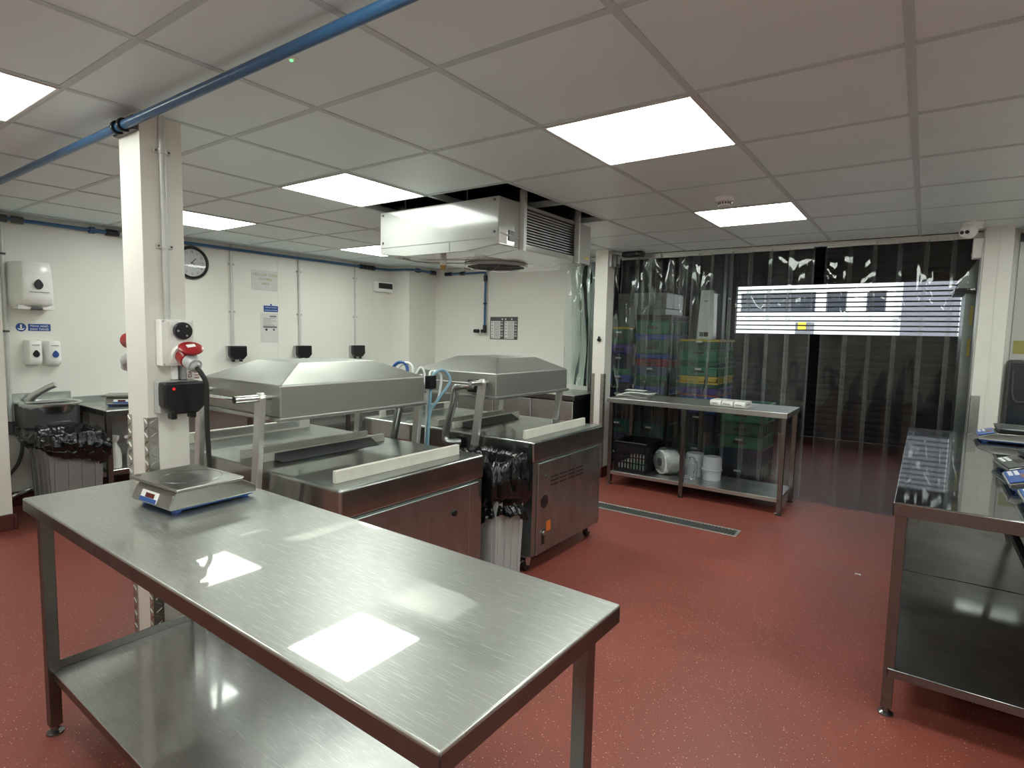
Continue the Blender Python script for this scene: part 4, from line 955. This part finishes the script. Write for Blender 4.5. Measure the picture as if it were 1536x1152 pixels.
# posters
t = wall_thing('zone_poster', 'laminated sheet reading YELLOW ZONE PACKING AREA', 'poster', 3.412, 1.892)
B().box(-0.150, 0.150, -0.002, 0, -0.103, 0.103).done('sheet', 'lam', t)
for tx, z, s in (('YELLOW ZONE', 0.045, 0.040), ('PACKING', 0.003, 0.034), ('AREA', -0.042, 0.034)): lettering(tx, s, 'olive_ink', t, 0.0, -0.0026, z)
t = wall_thing('food_sign', 'small blue sign with white lettering above a printed notice', 'sign', 3.47, 1.615)
B().box(-0.086, 0.086, -0.002, 0, -0.045, 0.045).done('panel', 'sign_white', t)
B().box(-0.082, 0.082, -0.003, -0.002, -0.042, 0.022).done('blue_field', 'sign_blue', t)
B().cyl((0, -0.002, 0.033), (0, -0.0035, 0.033), 0.010, 20).done('round_symbol', 'sign_blue', t)
lettering('All food must be', 0.019, 'sign_white', t, 0, -0.0034, -0.002); lettering('covered and dated', 0.019, 'sign_white', t, 0, -0.0034, -0.030)
t = wall_thing('printed_notice', 'white printed notice sheet below the small blue sign', 'notice', 3.455, 1.40)
B().box(-0.103, 0.103, -0.0015, 0, -0.150, 0.160).done('sheet', 'lam', t)
ln = B()
for k in range(7):
    r = random.Random(k); w = 0.15 * r.uniform(0.5, 1)
    ln.box(-0.075, -0.075 + w, -0.0022, -0.0015, 0.105 - k * 0.013, 0.1085 - k * 0.013)
ln.box(0.0, 0.075, -0.0022, -0.0015, 0.120, 0.134)
ln.done('printed_lines', 'ink', t)
B().box(-0.075, 0.08, -0.0022, -0.0015, 0.006, 0.024).done('printed_band', 'ink', t)
for x in (-0.04, 0.045): B().cyl((x, -0.0015, -0.012), (x, -0.0024, -0.012), 0.013 if x < 0 else 0.010, 18).done('printed_emblem', 'black_ink', t)
t = wall_thing('temperature_controller', 'white wall controller with a black oval display', 'controller', 4.985, 1.958)
B().box(-0.15, 0.15, -0.06, 0, -0.07, 0.06, 0.014, 3).done('case', 'white_plastic', t)
B().box(-0.10, 0.125, -0.066, -0.054, -0.032, 0.036, 0.024, 4).done('display', 'black', t)
# hand basin
t = wall_thing('hand_basin', 'stainless hand basin with grey skirt and angled tap on the left wall', 'basin', 1.512, 0.0)
B().box(-0.185, 0.185, -0.012, 0, 0.80, 0.865, 0.003, 1).done('splashback', 'steel', t)
bw = B().lathe([(0.0, 0.70), (0.10, 0.705), (0.155, 0.74), (0.170, 0.800), (0.186, 0.808), (0.194, 0.802), (0.192, 0.788), (0.176, 0.784), (0.160, 0.735), (0.10, 0.695), (0, 0.69)], (0, -0.195, 0), 36)
bw.box(-0.185, 0.185, -0.09, -0.002, 0.788, 0.806, 0.004, 1); bw.done('bowl', 'chrome', t)
sk = B().prism([(-0.178, -0.005), (0.178, -0.005), (0.170, -0.24), (0.12, -0.33), (-0.12, -0.33), (-0.170, -0.24)], 'z', 0.615, 0.785, 0.012, 2).done('skirt', 'dgrey_plastic', t)
B().box(-0.055, 0.075, -0.337, -0.325, 0.64, 0.668, 0.004, 1).done('knee_panel', 'dgrey_plastic', sk)
tp = B().tube([(-0.10, -0.05, 0.80), (-0.075, -0.09, 0.85), (0.0, -0.16, 0.915), (0.035, -0.185, 0.935)], [0.030, 0.027, 0.023, 0.022], 16)
tp.cyl((-0.10, -0.05, 0.806), (-0.10, -0.05, 0.83), 0.028, 18, bev=0.004); tp.done('tap', 'chrome', t)

# back wall instruction board (faces -Y)
t = thing('instruction_board', 'black-edged instruction board with two white columns on the back wall', 'notice', (-4.135, YB, 1.465))
B().box(-0.205, 0.205, -0.004, 0, -0.135, 0.135, 0.001, 1).done('board', 'dgrey_plastic', t)
for x in (-0.19, 0.015):
    c = B().box(x, x + 0.14, -0.0055, -0.004, -0.125, 0.085).done('text_column', 'paper', t)
    q = B()
    for k in range(11):
        q.box(x + 0.045, x + 0.13, -0.0062, -0.0055, 0.068 - k * 0.018, 0.074 - k * 0.018)
        if k % 2 == 0: q.box(x + 0.012, x + 0.028, -0.0062, -0.0055, 0.062 - k * 0.018, 0.074 - k * 0.018)
    q.done('printed_lines', 'ink', c)
    s = B()
    for k in range(6): s.box(x + 0.145, x + 0.18, -0.0055, -0.004, 0.070 - k * 0.034, 0.084 - k * 0.034 + 0.008 * (k % 2))
    s.done('picture_strip', 'grey_plastic', t)
for x in (-0.02, 0.03, 0.12): B().cyl((x, -0.004, 0.108), (x, -0.006, 0.108), 0.010, 16).done('round_symbol', 'paper', t)

# ================================================================== ON THE SOCKET COLUMN
t = thing('socket_box', 'white enclosure with a black outlet and a red industrial socket, on the column', 'socket', (cx1, 1.104, 1.335), 90)
B().box(-0.062, 0.062, -0.055, 0, -0.092, 0.092, 0.004, 2).done('enclosure', 'white_plastic', t)
pl = B().box(-0.036, 0.060, -0.060, -0.053, -0.085, 0.085, 0.004, 2).done('outlet_plate', 'white_plastic', t)
B().cyl((0.012, -0.058, 0.048), (0.012, -0.078, 0.048), 0.035, 28, bev=0.004).done('black_outlet', 'black', pl)
for a in (60, 180, 300): B().cyl((0.012 + 0.022 * math.cos(math.radians(a)), -0.077, 0.048 + 0.022 * math.sin(math.radians(a))), (0.012 + 0.022 * math.cos(math.radians(a)), -0.080, 0.048 + 0.022 * math.sin(math.radians(a))), 0.004, 10).done('contact_hole', 'grey_plastic', pl)
dn = Vector((0.045, -0.85, -0.42)).normalized(); p0 = Vector((0.010, -0.056, -0.040))
B().cyl(p0, p0 + dn * 0.02, 0.044, 26, bev=0.004).done('socket_flange', 'white_plastic', t)
rs = B().cyl(p0 + dn * 0.015, p0 + dn * 0.065, 0.034, 26, bev=0.003).done('red_socket', 'red', t)
lidm = Matrix.Translation(p0 + dn * 0.058 + Vector((0.006, -0.006, 0.040))) @ Matrix.Rotation(math.radians(28), 4, 'X') @ Matrix.Rotation(math.radians(-8), 4, 'Y')
rl = B().lathe([(0, 0.0), (0.042, 0.0), (0.045, 0.004), (0.045, 0.010), (0.036, 0.016), (0, 0.018)], n=28, mx=lidm).done('socket_lid', 'red', rs)
B().box(-0.016, 0.016, -0.010, 0.010, 0.0175, 0.0190, 0, 1, lidm).done('lid_label', 'sign_white', rs)
for x, z in ((-0.055, 0.085), (0.055, 0.085), (-0.055, -0.085)): B().cyl((x, -0.054, z), (x, -0.057, z), 0.004, 10).done('cover_screw', 'grey_plastic', t)
B().box(-0.012, 0.012, -0.02, 0, -0.150, -0.092, 0.002, 1).done('trunking', 'white_plastic', t)
q0 = p0 + dn * 0.066
t2 = thing('power_plug', 'grey industrial plug with black cable hanging from the red socket', 'plug', (cx1, 1.104, 1.335), 90)
B().cyl(q0, q0 + dn * 0.045, 0.031, 24, r2=0.028, bev=0.003).done('plug_body', 'grey_plastic', t2)
B().cyl(q0 + dn * 0.045, q0 + dn * 0.06, 0.020, 20, r2=0.015).done('gland', 'grey_plastic', t2)
e = q0 + dn * 0.058
B().tube(smooth([e, e + dn * 0.02 + Vector((0.006, 0, -0.012)), e + Vector((0.020, -0.03, -0.07)), e + Vector((0.024, -0.02, -0.20)), e + Vector((0.040, 0.0, -0.40)), e + Vector((0.062, 0.01, -0.62)), (0.15, -0.10, -1.15), (0.17, -0.10, -1.325)], 6), 0.0095, 10).done('cable', 'rubber', t2)
t = thing('plug_box', 'black weatherproof plug box with a red indicator light, on the column', 'socket', (cx1, 1.106, 1.117), 90)
black_socket(t, 0.155, 0.128, 0.105, led=True)
t = thing('day_card', 'white card printed DAY in red, tucked behind the plug cable', 'card', (cx1, 1.165, 1.213), 90)
B().box(-0.040, 0.032, -0.030, 0, -0.029, 0.028, 0.003, 1).done('holder', 'grey_plastic', t)
B().box(-0.022, 0.030, -0.0325, -0.030, -0.027, 0.026).done('card', 'paper', t)
l_ = lettering('DAY', 0.021, 'red', t, 0, 0, 0); l_.data.transform(Matrix.Translation((-0.002, -0.0336, -0.028)) @ Matrix.Rotation(-PI / 2, 4, 'Y') @ Matrix.Translation((0.028, 0, 0)))
q = B()
for k in range(5): q.box(0.008, 0.028, -0.0334, -0.0325, -0.024 + k * 0.011, -0.021 + k * 0.011)
q.done('printed_lines', 'red', t)
t = thing('red_socket_outlet', 'red industrial socket peeking out behind the white column', 'socket', (cx0, 1.064, 1.30), -90)
B().box(-0.07, 0.01, -0.03, 0, -0.09, 0.09, 0.004, 2).done('enclosure', 'white_plastic', t)
B().cyl((0.0, -0.028, -0.03), (0.0, -0.125, -0.055), 0.036, 24, bev=0.004).done('socket_body', 'grey_plastic', t)
B().cyl((0.0, -0.03, 0.04), (0.0, -0.125, 0.035), 0.034, 24, bev=0.004).done('socket_lid', 'red', t)
B().cyl((0.0, -0.125, -0.055), (0.0, -0.145, -0.085), 0.026, 20, bev=0.004).done('plug_body', 'grey_plastic', t)

# isolator on the back column, CCTV camera, detector, indicator
t = thing('isolator_switch', 'grey and black isolator switch high on the back column', 'switch', (-2.53, 5.165, 2.12), 90)
B().box(-0.06, 0.03, -0.03, 0, -0.055, 0.065, 0.004, 2).done('back_box', 'grey_plastic', t)
B().box(-0.045, 0.045, -0.075, -0.028, -0.06, 0.06, 0.008, 2).done('cover', 'dgrey_plastic', t)
B().box(-0.03, 0.03, -0.08, -0.074, -0.03, 0.045, 0.004, 1).done('face_plate', 'grey_plastic', t)
for x in (-0.02, 0.02): B().cyl((x, -0.05, -0.058), (x, -0.05, -0.085), 0.010, 12).done('cable_gland', 'black', t)
t = thing('motion_sensor', 'black motion sensor under the ceiling beside the back column', 'sensor', (-2.36, 5.28, CZ))
B().box(-0.10, 0.11, -0.05, 0.05, -0.05, -0.002, 0.016, 3).done('case', 'black', t)
B().cyl((0.06, -0.05, -0.026), (0.06, -0.056, -0.026), 0.014, 16).done('lens', 'dgrey_plastic', t)
t = thing('cctv_camera', 'white dome security camera under the ceiling beside the boxed column', 'camera', (0.205, 5.02, CZ))
B().lathe([(0, 0), (0.065, 0), (0.065, -0.012), (0.058, -0.04), (0.03, -0.055), (0, -0.056)], n=32).done('base', 'white_plastic', t)
bl = bmesh.new(); bl.free()
ball = B().lathe([(0.052 * math.sin(PI * k / 14), -0.052 * math.cos(PI * k / 14)) for k in range(15)], (-0.020, -0.03, -0.062), 28).done('ball', 'white_plastic', t)
v = Vector((-0.45, -0.85, -0.25)).normalized(); s_ = Vector((0.88, -0.47, 0)).normalized(); c0 = Vector((-0.020, -0.03, -0.062))
B().cyl(c0 + v * 0.036, c0 + v * 0.049, 0.034, 24, r2=0.030).done('face_ring', 'sign_white', ball)
for sg in (-1, 1): B().cyl(c0 + v * 0.046 + s_ * 0.015 * sg, c0 + v * 0.053 + s_ * 0.015 * sg, 0.0125, 18, bev=0.002).done('lens', 'black', ball)
t = thing('camera_bracket', 'small white bracket box on the boxed column below the camera', 'bracket', (0.26, 5.36, 2.08))
B().box(-0.03, 0.032, -0.05, 0.05, -0.07, 0.07, 0.004, 1).done('case', 'white_plastic', t)
B().box(-0.034, -0.03, -0.02, 0.02, -0.05, -0.03, 0.001, 1).done('clip', 'grey_plastic', t)
t = thing('smoke_detector', 'round white smoke detector on the ceiling tiles', 'smoke detector', (-1.01, 3.515, CZ))
B().lathe([(0, 0), (0.056, 0), (0.056, -0.010), (0.052, -0.022), (0.034, -0.026), (0.034, -0.040), (0.026, -0.046), (0, -0.047)], n=32).done('housing', 'white_plastic', t)
sl = B()
for k in range(14):
    a = 2 * PI * k / 14; sl.box(-0.004, 0.004, -0.0365, -0.033, -0.038, -0.027, 0, 1, Matrix.Rotation(a, 4, 'Z'))
sl.done('vent_ring', 'dgrey_plastic', t)
t = thing('indicator_light', 'tiny green indicator light on a ceiling tile next to the blue pipe', 'indicator light', (-1.615, 1.08, CZ))
B().lathe([(0, 0), (0.020, 0), (0.019, -0.004), (0.010, -0.007), (0, -0.007)], n=24).done('bezel', 'white_plastic', t)
B().lathe([(0, -0.0065), (0.005, -0.007), (0.004, -0.011), (0, -0.012)], n=16).done('lamp', 'led_green_on', t)

# ================================================================== BENCH SCALES
def platter_scale(label, loc, rz=0.0):
    t = thing('bench_scale', label, 'scale', loc, rz)
    prof = [(-0.118, 0.014), (-0.128, 0.022), (-0.112, 0.060), (-0.100, 0.072), (0.105, 0.074), (0.165, 0.040), (0.165, 0.014)]
    b = B().prism(prof, 'x', -0.115, 0.115, 0.006, 2).done('body', 'steel_scale', t)
    B().box(-0.105, 0.105, -0.105, 0.155, 0.008, 0.0145).done('base', 'blue', t)
    for x in (-0.088, 0.088):
        for y in (-0.09, 0.135): B().cyl((x, y, 0), (x, y, 0.010), 0.014, 16, bev=0.002).done('foot', 'blue', t)
    pm = Matrix.Translation((0.0, -0.121, 0.041)) @ Matrix.Rotation(math.radians(-22), 4, 'X')
    dp = B().box(-0.060, 0.040, -0.0025, 0.004, -0.017, 0.017, 0.002, 1, pm).done('display_panel', 'sign_white', b)
    B().box(-0.060, 0.040, -0.0032, -0.0024, -0.017, -0.004, 0, 1, pm).done('blue_band', 'blue', dp)
    B().box(-0.030, 0.022, -0.0034, -0.0020, -0.003, 0.011, 0, 1, pm).done('readout', 'red_led', dp)
    pt = B().box(-0.148, 0.148, -0.118, 0.100, 0.080, 0.0875, 0.004, 2)
    pt.box(-0.144, 0.144, -0.114, 0.096, 0.074, 0.082, 0.003, 1)
    p = pt.done('platter', 'steel_scale', t)
    B().lathe([(0.088, 0.0872), (0.090, 0.0882), (0.092, 0.0872)], (0.02, -0.005, 0), 40).done('ring_mark', 'steel_leg', p)
    B().cyl((-0.128, -0.098, 0.086), (-0.128, -0.098, 0.090), 0.010, 14, bev=0.002).done('spirit_level', 'dgrey_plastic', p)
    return t
platter_scale('stainless bench scale with blue feet and red display on the prep table', (-1.945, 0.905, 0.825), 3.0)
platter_scale('stainless bench scale on the left wall counter, half behind the column', (-5.20, 1.95, 0.763), 55)
def wedge_scale(label, loc, rz, key='sign_blue', platter=True, plate='black'):
    t = thing('bench_scale', label, 'scale', loc, rz, 'bench scales on the right counter')
    prof = [(-0.185, 0.016), (-0.190, 0.035), (-0.105, 0.062), (0.15, 0.066), (0.15, 0.016)]
    b = B().prism(prof, 'x', -0.13, 0.13, 0.006, 2).done('body', 'steel_scale', t)
    for x in (-0.10, 0.10):
        for y in (-0.15, 0.12): B().cyl((x, y, 0), (x, y, 0.018), 0.015, 16, bev=0.002).done('foot', 'blue', t)
    B().box(-0.12, 0.12, -0.175, 0.14, 0.010, 0.017).done('base', 'blue', t)
    pm = Matrix.Translation((0.0, -0.147, 0.0505)) @ Matrix.Rotation(math.radians(17.6), 4, 'X')
    kp = B().box(-0.118, 0.118, -0.040, 0.040, -0.002, 0.002, 0.002, 1, pm).done('keypad', key, b)
    B().box(-0.02, 0.055, 0.004, 0.030, 0.0018, 0.0028, 0, 1, pm).done('readout', 'red_led' if key == 'sign_blue' else 'black', kp)
    qd = B()
    for k in range(4):
        for r in range(2): qd.box(-0.10 + k * 0.024, -0.084 + k * 0.024, -0.030 + r * 0.020, -0.016 + r * 0.020, 0.0018, 0.0028, 0, 1, pm)
    qd.done('keys', 'sign_white', kp)
    if platter:
        pf = B(); pf.box(-0.155, 0.155, -0.10, 0.16, 0.083, 0.090, 0.003, 1); pf.box(-0.150, 0.150, -0.095, 0.155, 0.066, 0.084, 0.004, 1)
        pf.done('platter', plate, t)
        B().box(-0.140, 0.140, -0.085, 0.145, 0.0895, 0.0925, 0.002, 1).done('platter_tray', 'steel_dark', t)
    return t
wedge_scale('bench scale with black platter standing apart at the column end of the counter', (0.475, 4.46, 0.825), -90)
wedge_scale('bench scale with grey keypad and white print on the counter', (0.50, 3.42, 0.825), -82, key='dgrey_plastic')
wedge_scale('bench scale with blue keypad, between the grey one and the counter edge', (0.49, 3.045, 0.825), -90)
wedge_scale('bench scale with blue keypad standing at the near counter edge', (0.505, 2.70, 0.825), -90)

# ================================================================== ON THE BACK TABLE
zt = 0.828
for k, (x, lab) in enumerate(((-1.405, 'white label roll beside the papers, first of three on the back table'), (-1.305, 'white label roll in the middle of three on the back table'), (-1.205, 'white label roll nearest the bare table end, of three'))):
    t = thing('label_roll', lab, 'label roll', (x, 5.03 - 0.01 * k, zt), -3, 'label rolls on the back table')
    prof = []
    for a in range(-90, 91, 15): prof.append((-0.065 - 0.026 * math.cos(math.radians(a)), 0.027 + 0.026 * math.sin(math.radians(a))))
    for a in range(90, 271, 15): prof.append((0.075 - 0.026 * math.cos(math.radians(a)), 0.027 + 0.026 * math.sin(math.radians(a))))
    B().prism(prof, 'x', -0.045, 0.045, 0.001, 1).done('roll', 'paper', t)
    B().box(-0.0455, 0.0455, -0.05, 0.06, 0.022, 0.032, 0.002, 1).done('core_gap', 'dgrey_plastic', t)
    q = B()
    for r_ in range(5): q.box(-0.034, 0.030, -0.055 + r_ * 0.028, -0.049 + r_ * 0.028, 0.0528, 0.0534)
    q.box(-0.034, 0.02, -0.0918, -0.0908, 0.024, 0.030)
    q.done('printed_lines', 'ink', t)
t = thing('paper_pile', 'loose pile of white papers and a clipboard on the back table', 'papers', (-2.24, 5.17, zt), 4)
for k in range(4):
    ph = k * 1.7; ww, dd = 0.15 - 0.008 * k, 0.105
    b = B().grid(lambda u, v, k=k, ph=ph, ww=ww, dd=dd: ((u - 0.5) * 2 * ww + 0.02 * k, (v - 0.5) * 2 * dd + 0.015 * math.sin(ph), 0.004 + k * 0.011 + 0.004 * (1 + math.sin(5 * u + ph + 2 * v))), 8, 6).solid(0.0025)
    o = b.done('sheet', 'paper', t); o.rotation_euler = (0, 0, 0.12 * math.sin(ph * 2))
B().box(-0.10, 0.14, -0.02, 0.09, 0.050, 0.054, 0.002, 1).done('clipboard', 'dgrey_plastic', t)
B().box(-0.09, 0.10, -0.015, 0.085, 0.054, 0.058).done('sheet', 'paper', t)
# shelf below
zs = 0.136
t = thing('lattice_crate', 'black lattice crate holding pale cloths on the table shelf', 'crate', (-2.165, 5.14, zs), 0)
lw, ld_, lh = 0.30, 0.38, 0.285
c = B()
c.box(-lw / 2, lw / 2, -ld_ / 2, ld_ / 2, 0, 0.008)
for s in (-1, 1):
    for z0, z1 in ((0, 0.035), (0.085, 0.093), (0.14, 0.148), (0.185, lh)):
        c.box(-lw / 2, lw / 2, s * ld_ / 2 - 0.006, s * ld_ / 2 + 0.006, z0, z1); c.box(s * lw / 2 - 0.006, s * lw / 2 + 0.006, -ld_ / 2, ld_ / 2, z0, z1)
    for k in range(11):
        x = -lw / 2 + k * lw / 10; c.box(x - 0.006, x + 0.006, s * ld_ / 2 - 0.005, s * ld_ / 2 + 0.005, 0, lh)
    for k in range(13):
        y = -ld_ / 2 + k * ld_ / 12; c.box(s * lw / 2 - 0.005, s * lw / 2 + 0.005, y - 0.006, y + 0.006, 0, lh)
c.done('lattice_walls', 'black', t)
r = B()
for s in (-1, 1):
    r.box(-lw / 2 - 0.012, lw / 2 + 0.012, s * ld_ / 2 - 0.012, s * ld_ / 2 + 0.012, lh - 0.018, lh, 0.004, 1); r.box(s * lw / 2 - 0.012, s * lw / 2 + 0.012, -ld_ / 2, ld_ / 2, lh - 0.018, lh, 0.004, 1)
r.done('rim', 'black', t)
cl = thing('cloth_bundle', 'pale green and white cloths inside the black lattice crate', 'cloths', (-2.165, 5.14, zs + 0.009), 0)
for k, (x0, x1, y0, y1, z0, z1, m) in enumerate(((-0.13, -0.005, -0.17, 0.1, 0, 0.07, 'hose_white'), (0.0, 0.13, -0.17, 0.05, 0, 0.09, 'green_cloth'), (-0.02, 0.13, -0.16, 0.12, 0.09, 0.16, 'hose_white'))):
    B().box(x0, x1, y0, y1, z0, z1, 0.02, 3).done('folded_cloth', m, cl)
t = thing('film_roll', 'big roll of clear wrap in a plastic bag on the table shelf', 'film roll', (-1.865, 5.14, zs), 52)
rr = Matrix.Rotation(PI / 2, 4, 'Y')
B().lathe([(0.038, -0.06), (0.105, -0.06), (0.110, -0.055), (0.110, 0.09), (0.105, 0.095), (0.038, 0.095), (0.038, -0.06)], (0, 0, 0), 36, Matrix.Translation((-0.03, 0, 0.115)) @ rr).done('roll', 'hose_white', t)
B().lathe([(0.030, -0.062), (0.0385, -0.062), (0.0385, 0.097), (0.030, 0.097), (0.030, -0.062)], (0, 0, 0), 28, Matrix.Translation((-0.03, 0, 0.115)) @ rr).done('core', 'dgrey_plastic', t)
def crumple(w, d, h, seed, cz):
    def fn(u, v):
        a, b_ = 2 * PI * u, PI * (v - 0.5)
        p = Vector((math.cos(b_) * math.cos(a), math.cos(b_) * math.sin(a), math.sin(b_)))
        k = 1 + 0.16 * noise.noise(p * 2.2 + Vector((seed, 0, 0))) + 0.09 * noise.noise(p * 5 + Vector((0, seed, 0))) + 0.05 * noise.noise(p * 11)
        sgn = lambda q: (abs(q) ** 0.75) * (1 if q >= 0 else -1)
        return (sgn(p.x) * w / 2 * k, sgn(p.y) * d / 2 * k, max(0.001, cz + sgn(p.z) * h / 2 * k))
    b = B().grid(fn, 40, 22); bmesh.ops.remove_doubles(b.bm, verts=b.bm.verts[:], dist=1e-5); return b
crumple(0.23, 0.25, 0.23, 2.2, 0.122).done('clear_bag', 'film', t, ang=80, loc=(0.0, 0, 0))
t = thing('tub_bag', 'crumpled clear plastic bag between the film roll and the tubs', 'bag', (-1.63, 5.035, zs), 0)
crumple(0.13, 0.14, 0.20, 6.4, 0.10).done('clear_bag', 'film', t, ang=80)
for k, (x, y, lab) in enumerate(((-1.655, 5.255, 'stack of round white tubs beside the film roll on the shelf'), (-1.480, 5.190, 'stack of round white tubs at the open end of the table shelf'))):
    t = thing('tub_stack', lab, 'tubs', (x, y, zs), 0, 'round tubs on the table shelf')
    B().lathe([(0, 0.0), (0.078, 0.0), (0.084, 0.09), (0, 0.09)], n=32).done('tub', 'tub', t)
    B().lathe([(0.080, 0.088), (0.091, 0.089), (0.091, 0.100), (0.082, 0.102), (0.080, 0.088)], n=32).done('rim', 'tub', t)
    B().lathe([(0, 0.092), (0.083, 0.092), (0.083, 0.185), (0.074, 0.208), (0.052, 0.212), (0.048, 0.206), (0, 0.206)], n=32).done('tub', 'tub', t)

# ================================================================== UNDER THE LEFT COUNTER
for k, (y, x, lab) in enumerate(((1.80, -5.05, 'white spray bottle under the left counter, next to the grey bin'), (1.905, -5.00, 'white spray bottle under the left counter, next to the black holder'))):
    t = thing('spray_bottle', lab, 'spray bottle', (x, y, 0.30), 40 + 30 * k, 'spray bottles under the left counter')
    B().lathe([(0, 0), (0.040, 0.0), (0.043, 0.01), (0.043, 0.10), (0.034, 0.145), (0.016, 0.18), (0.014, 0.20), (0, 0.20)], n=24).done('bottle', 'white_plastic', t)
    B().prism([(-0.055, 0.225), (-0.055, 0.243), (-0.01, 0.255), (0.030, 0.250), (0.030, 0.228), (0.016, 0.20), (-0.014, 0.20), (-0.014, 0.222)], 'y', -0.012, 0.012, 0.003, 1).done('spray_head', 'white_plastic', t)
    B().prism([(-0.030, 0.222), (-0.022, 0.224), (-0.032, 0.175), (-0.038, 0.178)], 'y', -0.005, 0.005, 0.001, 1).done('trigger', 'white_plastic', t)
t = thing('caddy', 'black plastic holder beside the spray bottles under the left counter', 'holder', (-5.02, 2.04, 0.30), 90)
B().box(-0.07, 0.07, -0.08, 0.08, 0.0, 0.11, 0.008, 2).done('box', 'black', t)
B().box(-0.07, 0.07, 0.05, 0.08, 0.11, 0.21, 0.008, 2).done('back_plate', 'black', t)
B().tube(smooth([(-0.06, 0.06, 0.2), (-0.06, 0.0, 0.255), (0.06, 0.0, 0.255), (0.06, 0.06, 0.2)], 5), 0.010, 8).done('handle', 'black', t)

# ================================================================== FLOOR DRAIN
t = thing('drain_grate', 'long metal slot drain grate set in the red floor', 'drain', (-1.60, 4.245, 0), 0.3)
fr = B(); hl = 0.60
for s in (-1, 1):
    fr.box(-hl, hl, min(s * 0.062, s * 0.080), max(s * 0.062, s * 0.080), 0.0005, 0.005, 0.001, 1)
    fr.box(min(s * (hl - 0.02), s * hl), max(s * (hl - 0.02), s * hl), -0.062, 0.062, 0.0005, 0.005, 0.001, 1)
fr.done('frame', 'alu', t)
B().box(-hl + 0.02, hl - 0.02, -0.062, 0.062, 0.0004, 0.0012).done('channel', 'black', t)
k0 = B().prism([(-0.020, -0.062), (-0.011, -0.062), (0.020, 0.062), (0.011, 0.062)], 'z', 0.001, 0.0045).done('grate_bar', 'grate', t); k0.location.x = -hl + 0.035
for k in range(1, 46):
    o = bpy.data.objects.new('grate_bar', k0.data); COL.objects.link(o); o.parent = t; o.location.x = -hl + 0.035 + k * (2 * hl - 0.07) / 45

# ================================================================== RIGHT OF THE BOXED COLUMN
t = thing('upright_freezer', 'white upright cabinet with a dark glass lower door right of the boxed column', 'cabinet', (0.86, 5.495, 0))
B().box(-0.36, 0.40, -0.012, 0.0, 1.29, 2.13, 0.003, 1).done('upper_panel', 'white_metal', t)
B().box(-0.36, 0.40, -0.02, 0.0, 2.13, 2.19).done('top_gap', 'black', t)
B().box(-0.37, 0.40, -0.10, 0.0, 0.0, 1.285, 0.004, 1).done('lower_body', 'dgrey_plastic', t)
B().box(-0.355, 0.05, -0.104, -0.10, 0.05, 1.27, 0.002, 1).done('glass_door', 'facade_win', t)
B().tube(smooth([(-0.34, -0.105, 1.22), (-0.335, -0.12, 1.05), (-0.31, -0.125, 1.0), (-0.27, -0.12, 1.0)], 5), 0.006, 8).done('handle', 'dgrey_plastic', t)
B().box(-0.345, 0.0, -0.016, -0.012, 1.335, 1.43).done('olive_label', 'olive_ink', t)

# ================================================================== SCRAPS ON THE FLOOR
for k, (x, y, lab) in enumerate(((-0.235, 3.96, 'tiny white paper scrap on the open red floor'), (-0.89, 4.95, 'tiny white paper scrap at the foot of the back table leg'))):
    t = tag(B().grid(lambda u, v, k=k: ((u - 0.5) * 0.030, (v - 0.5) * 0.020, 0.001 + 0.004 * abs(math.sin(3 * u + 2 * v + k))), 4, 3).solid(0.0008).done('paper_scrap', 'paper', loc=(x, y, 0)), lab, 'scrap')
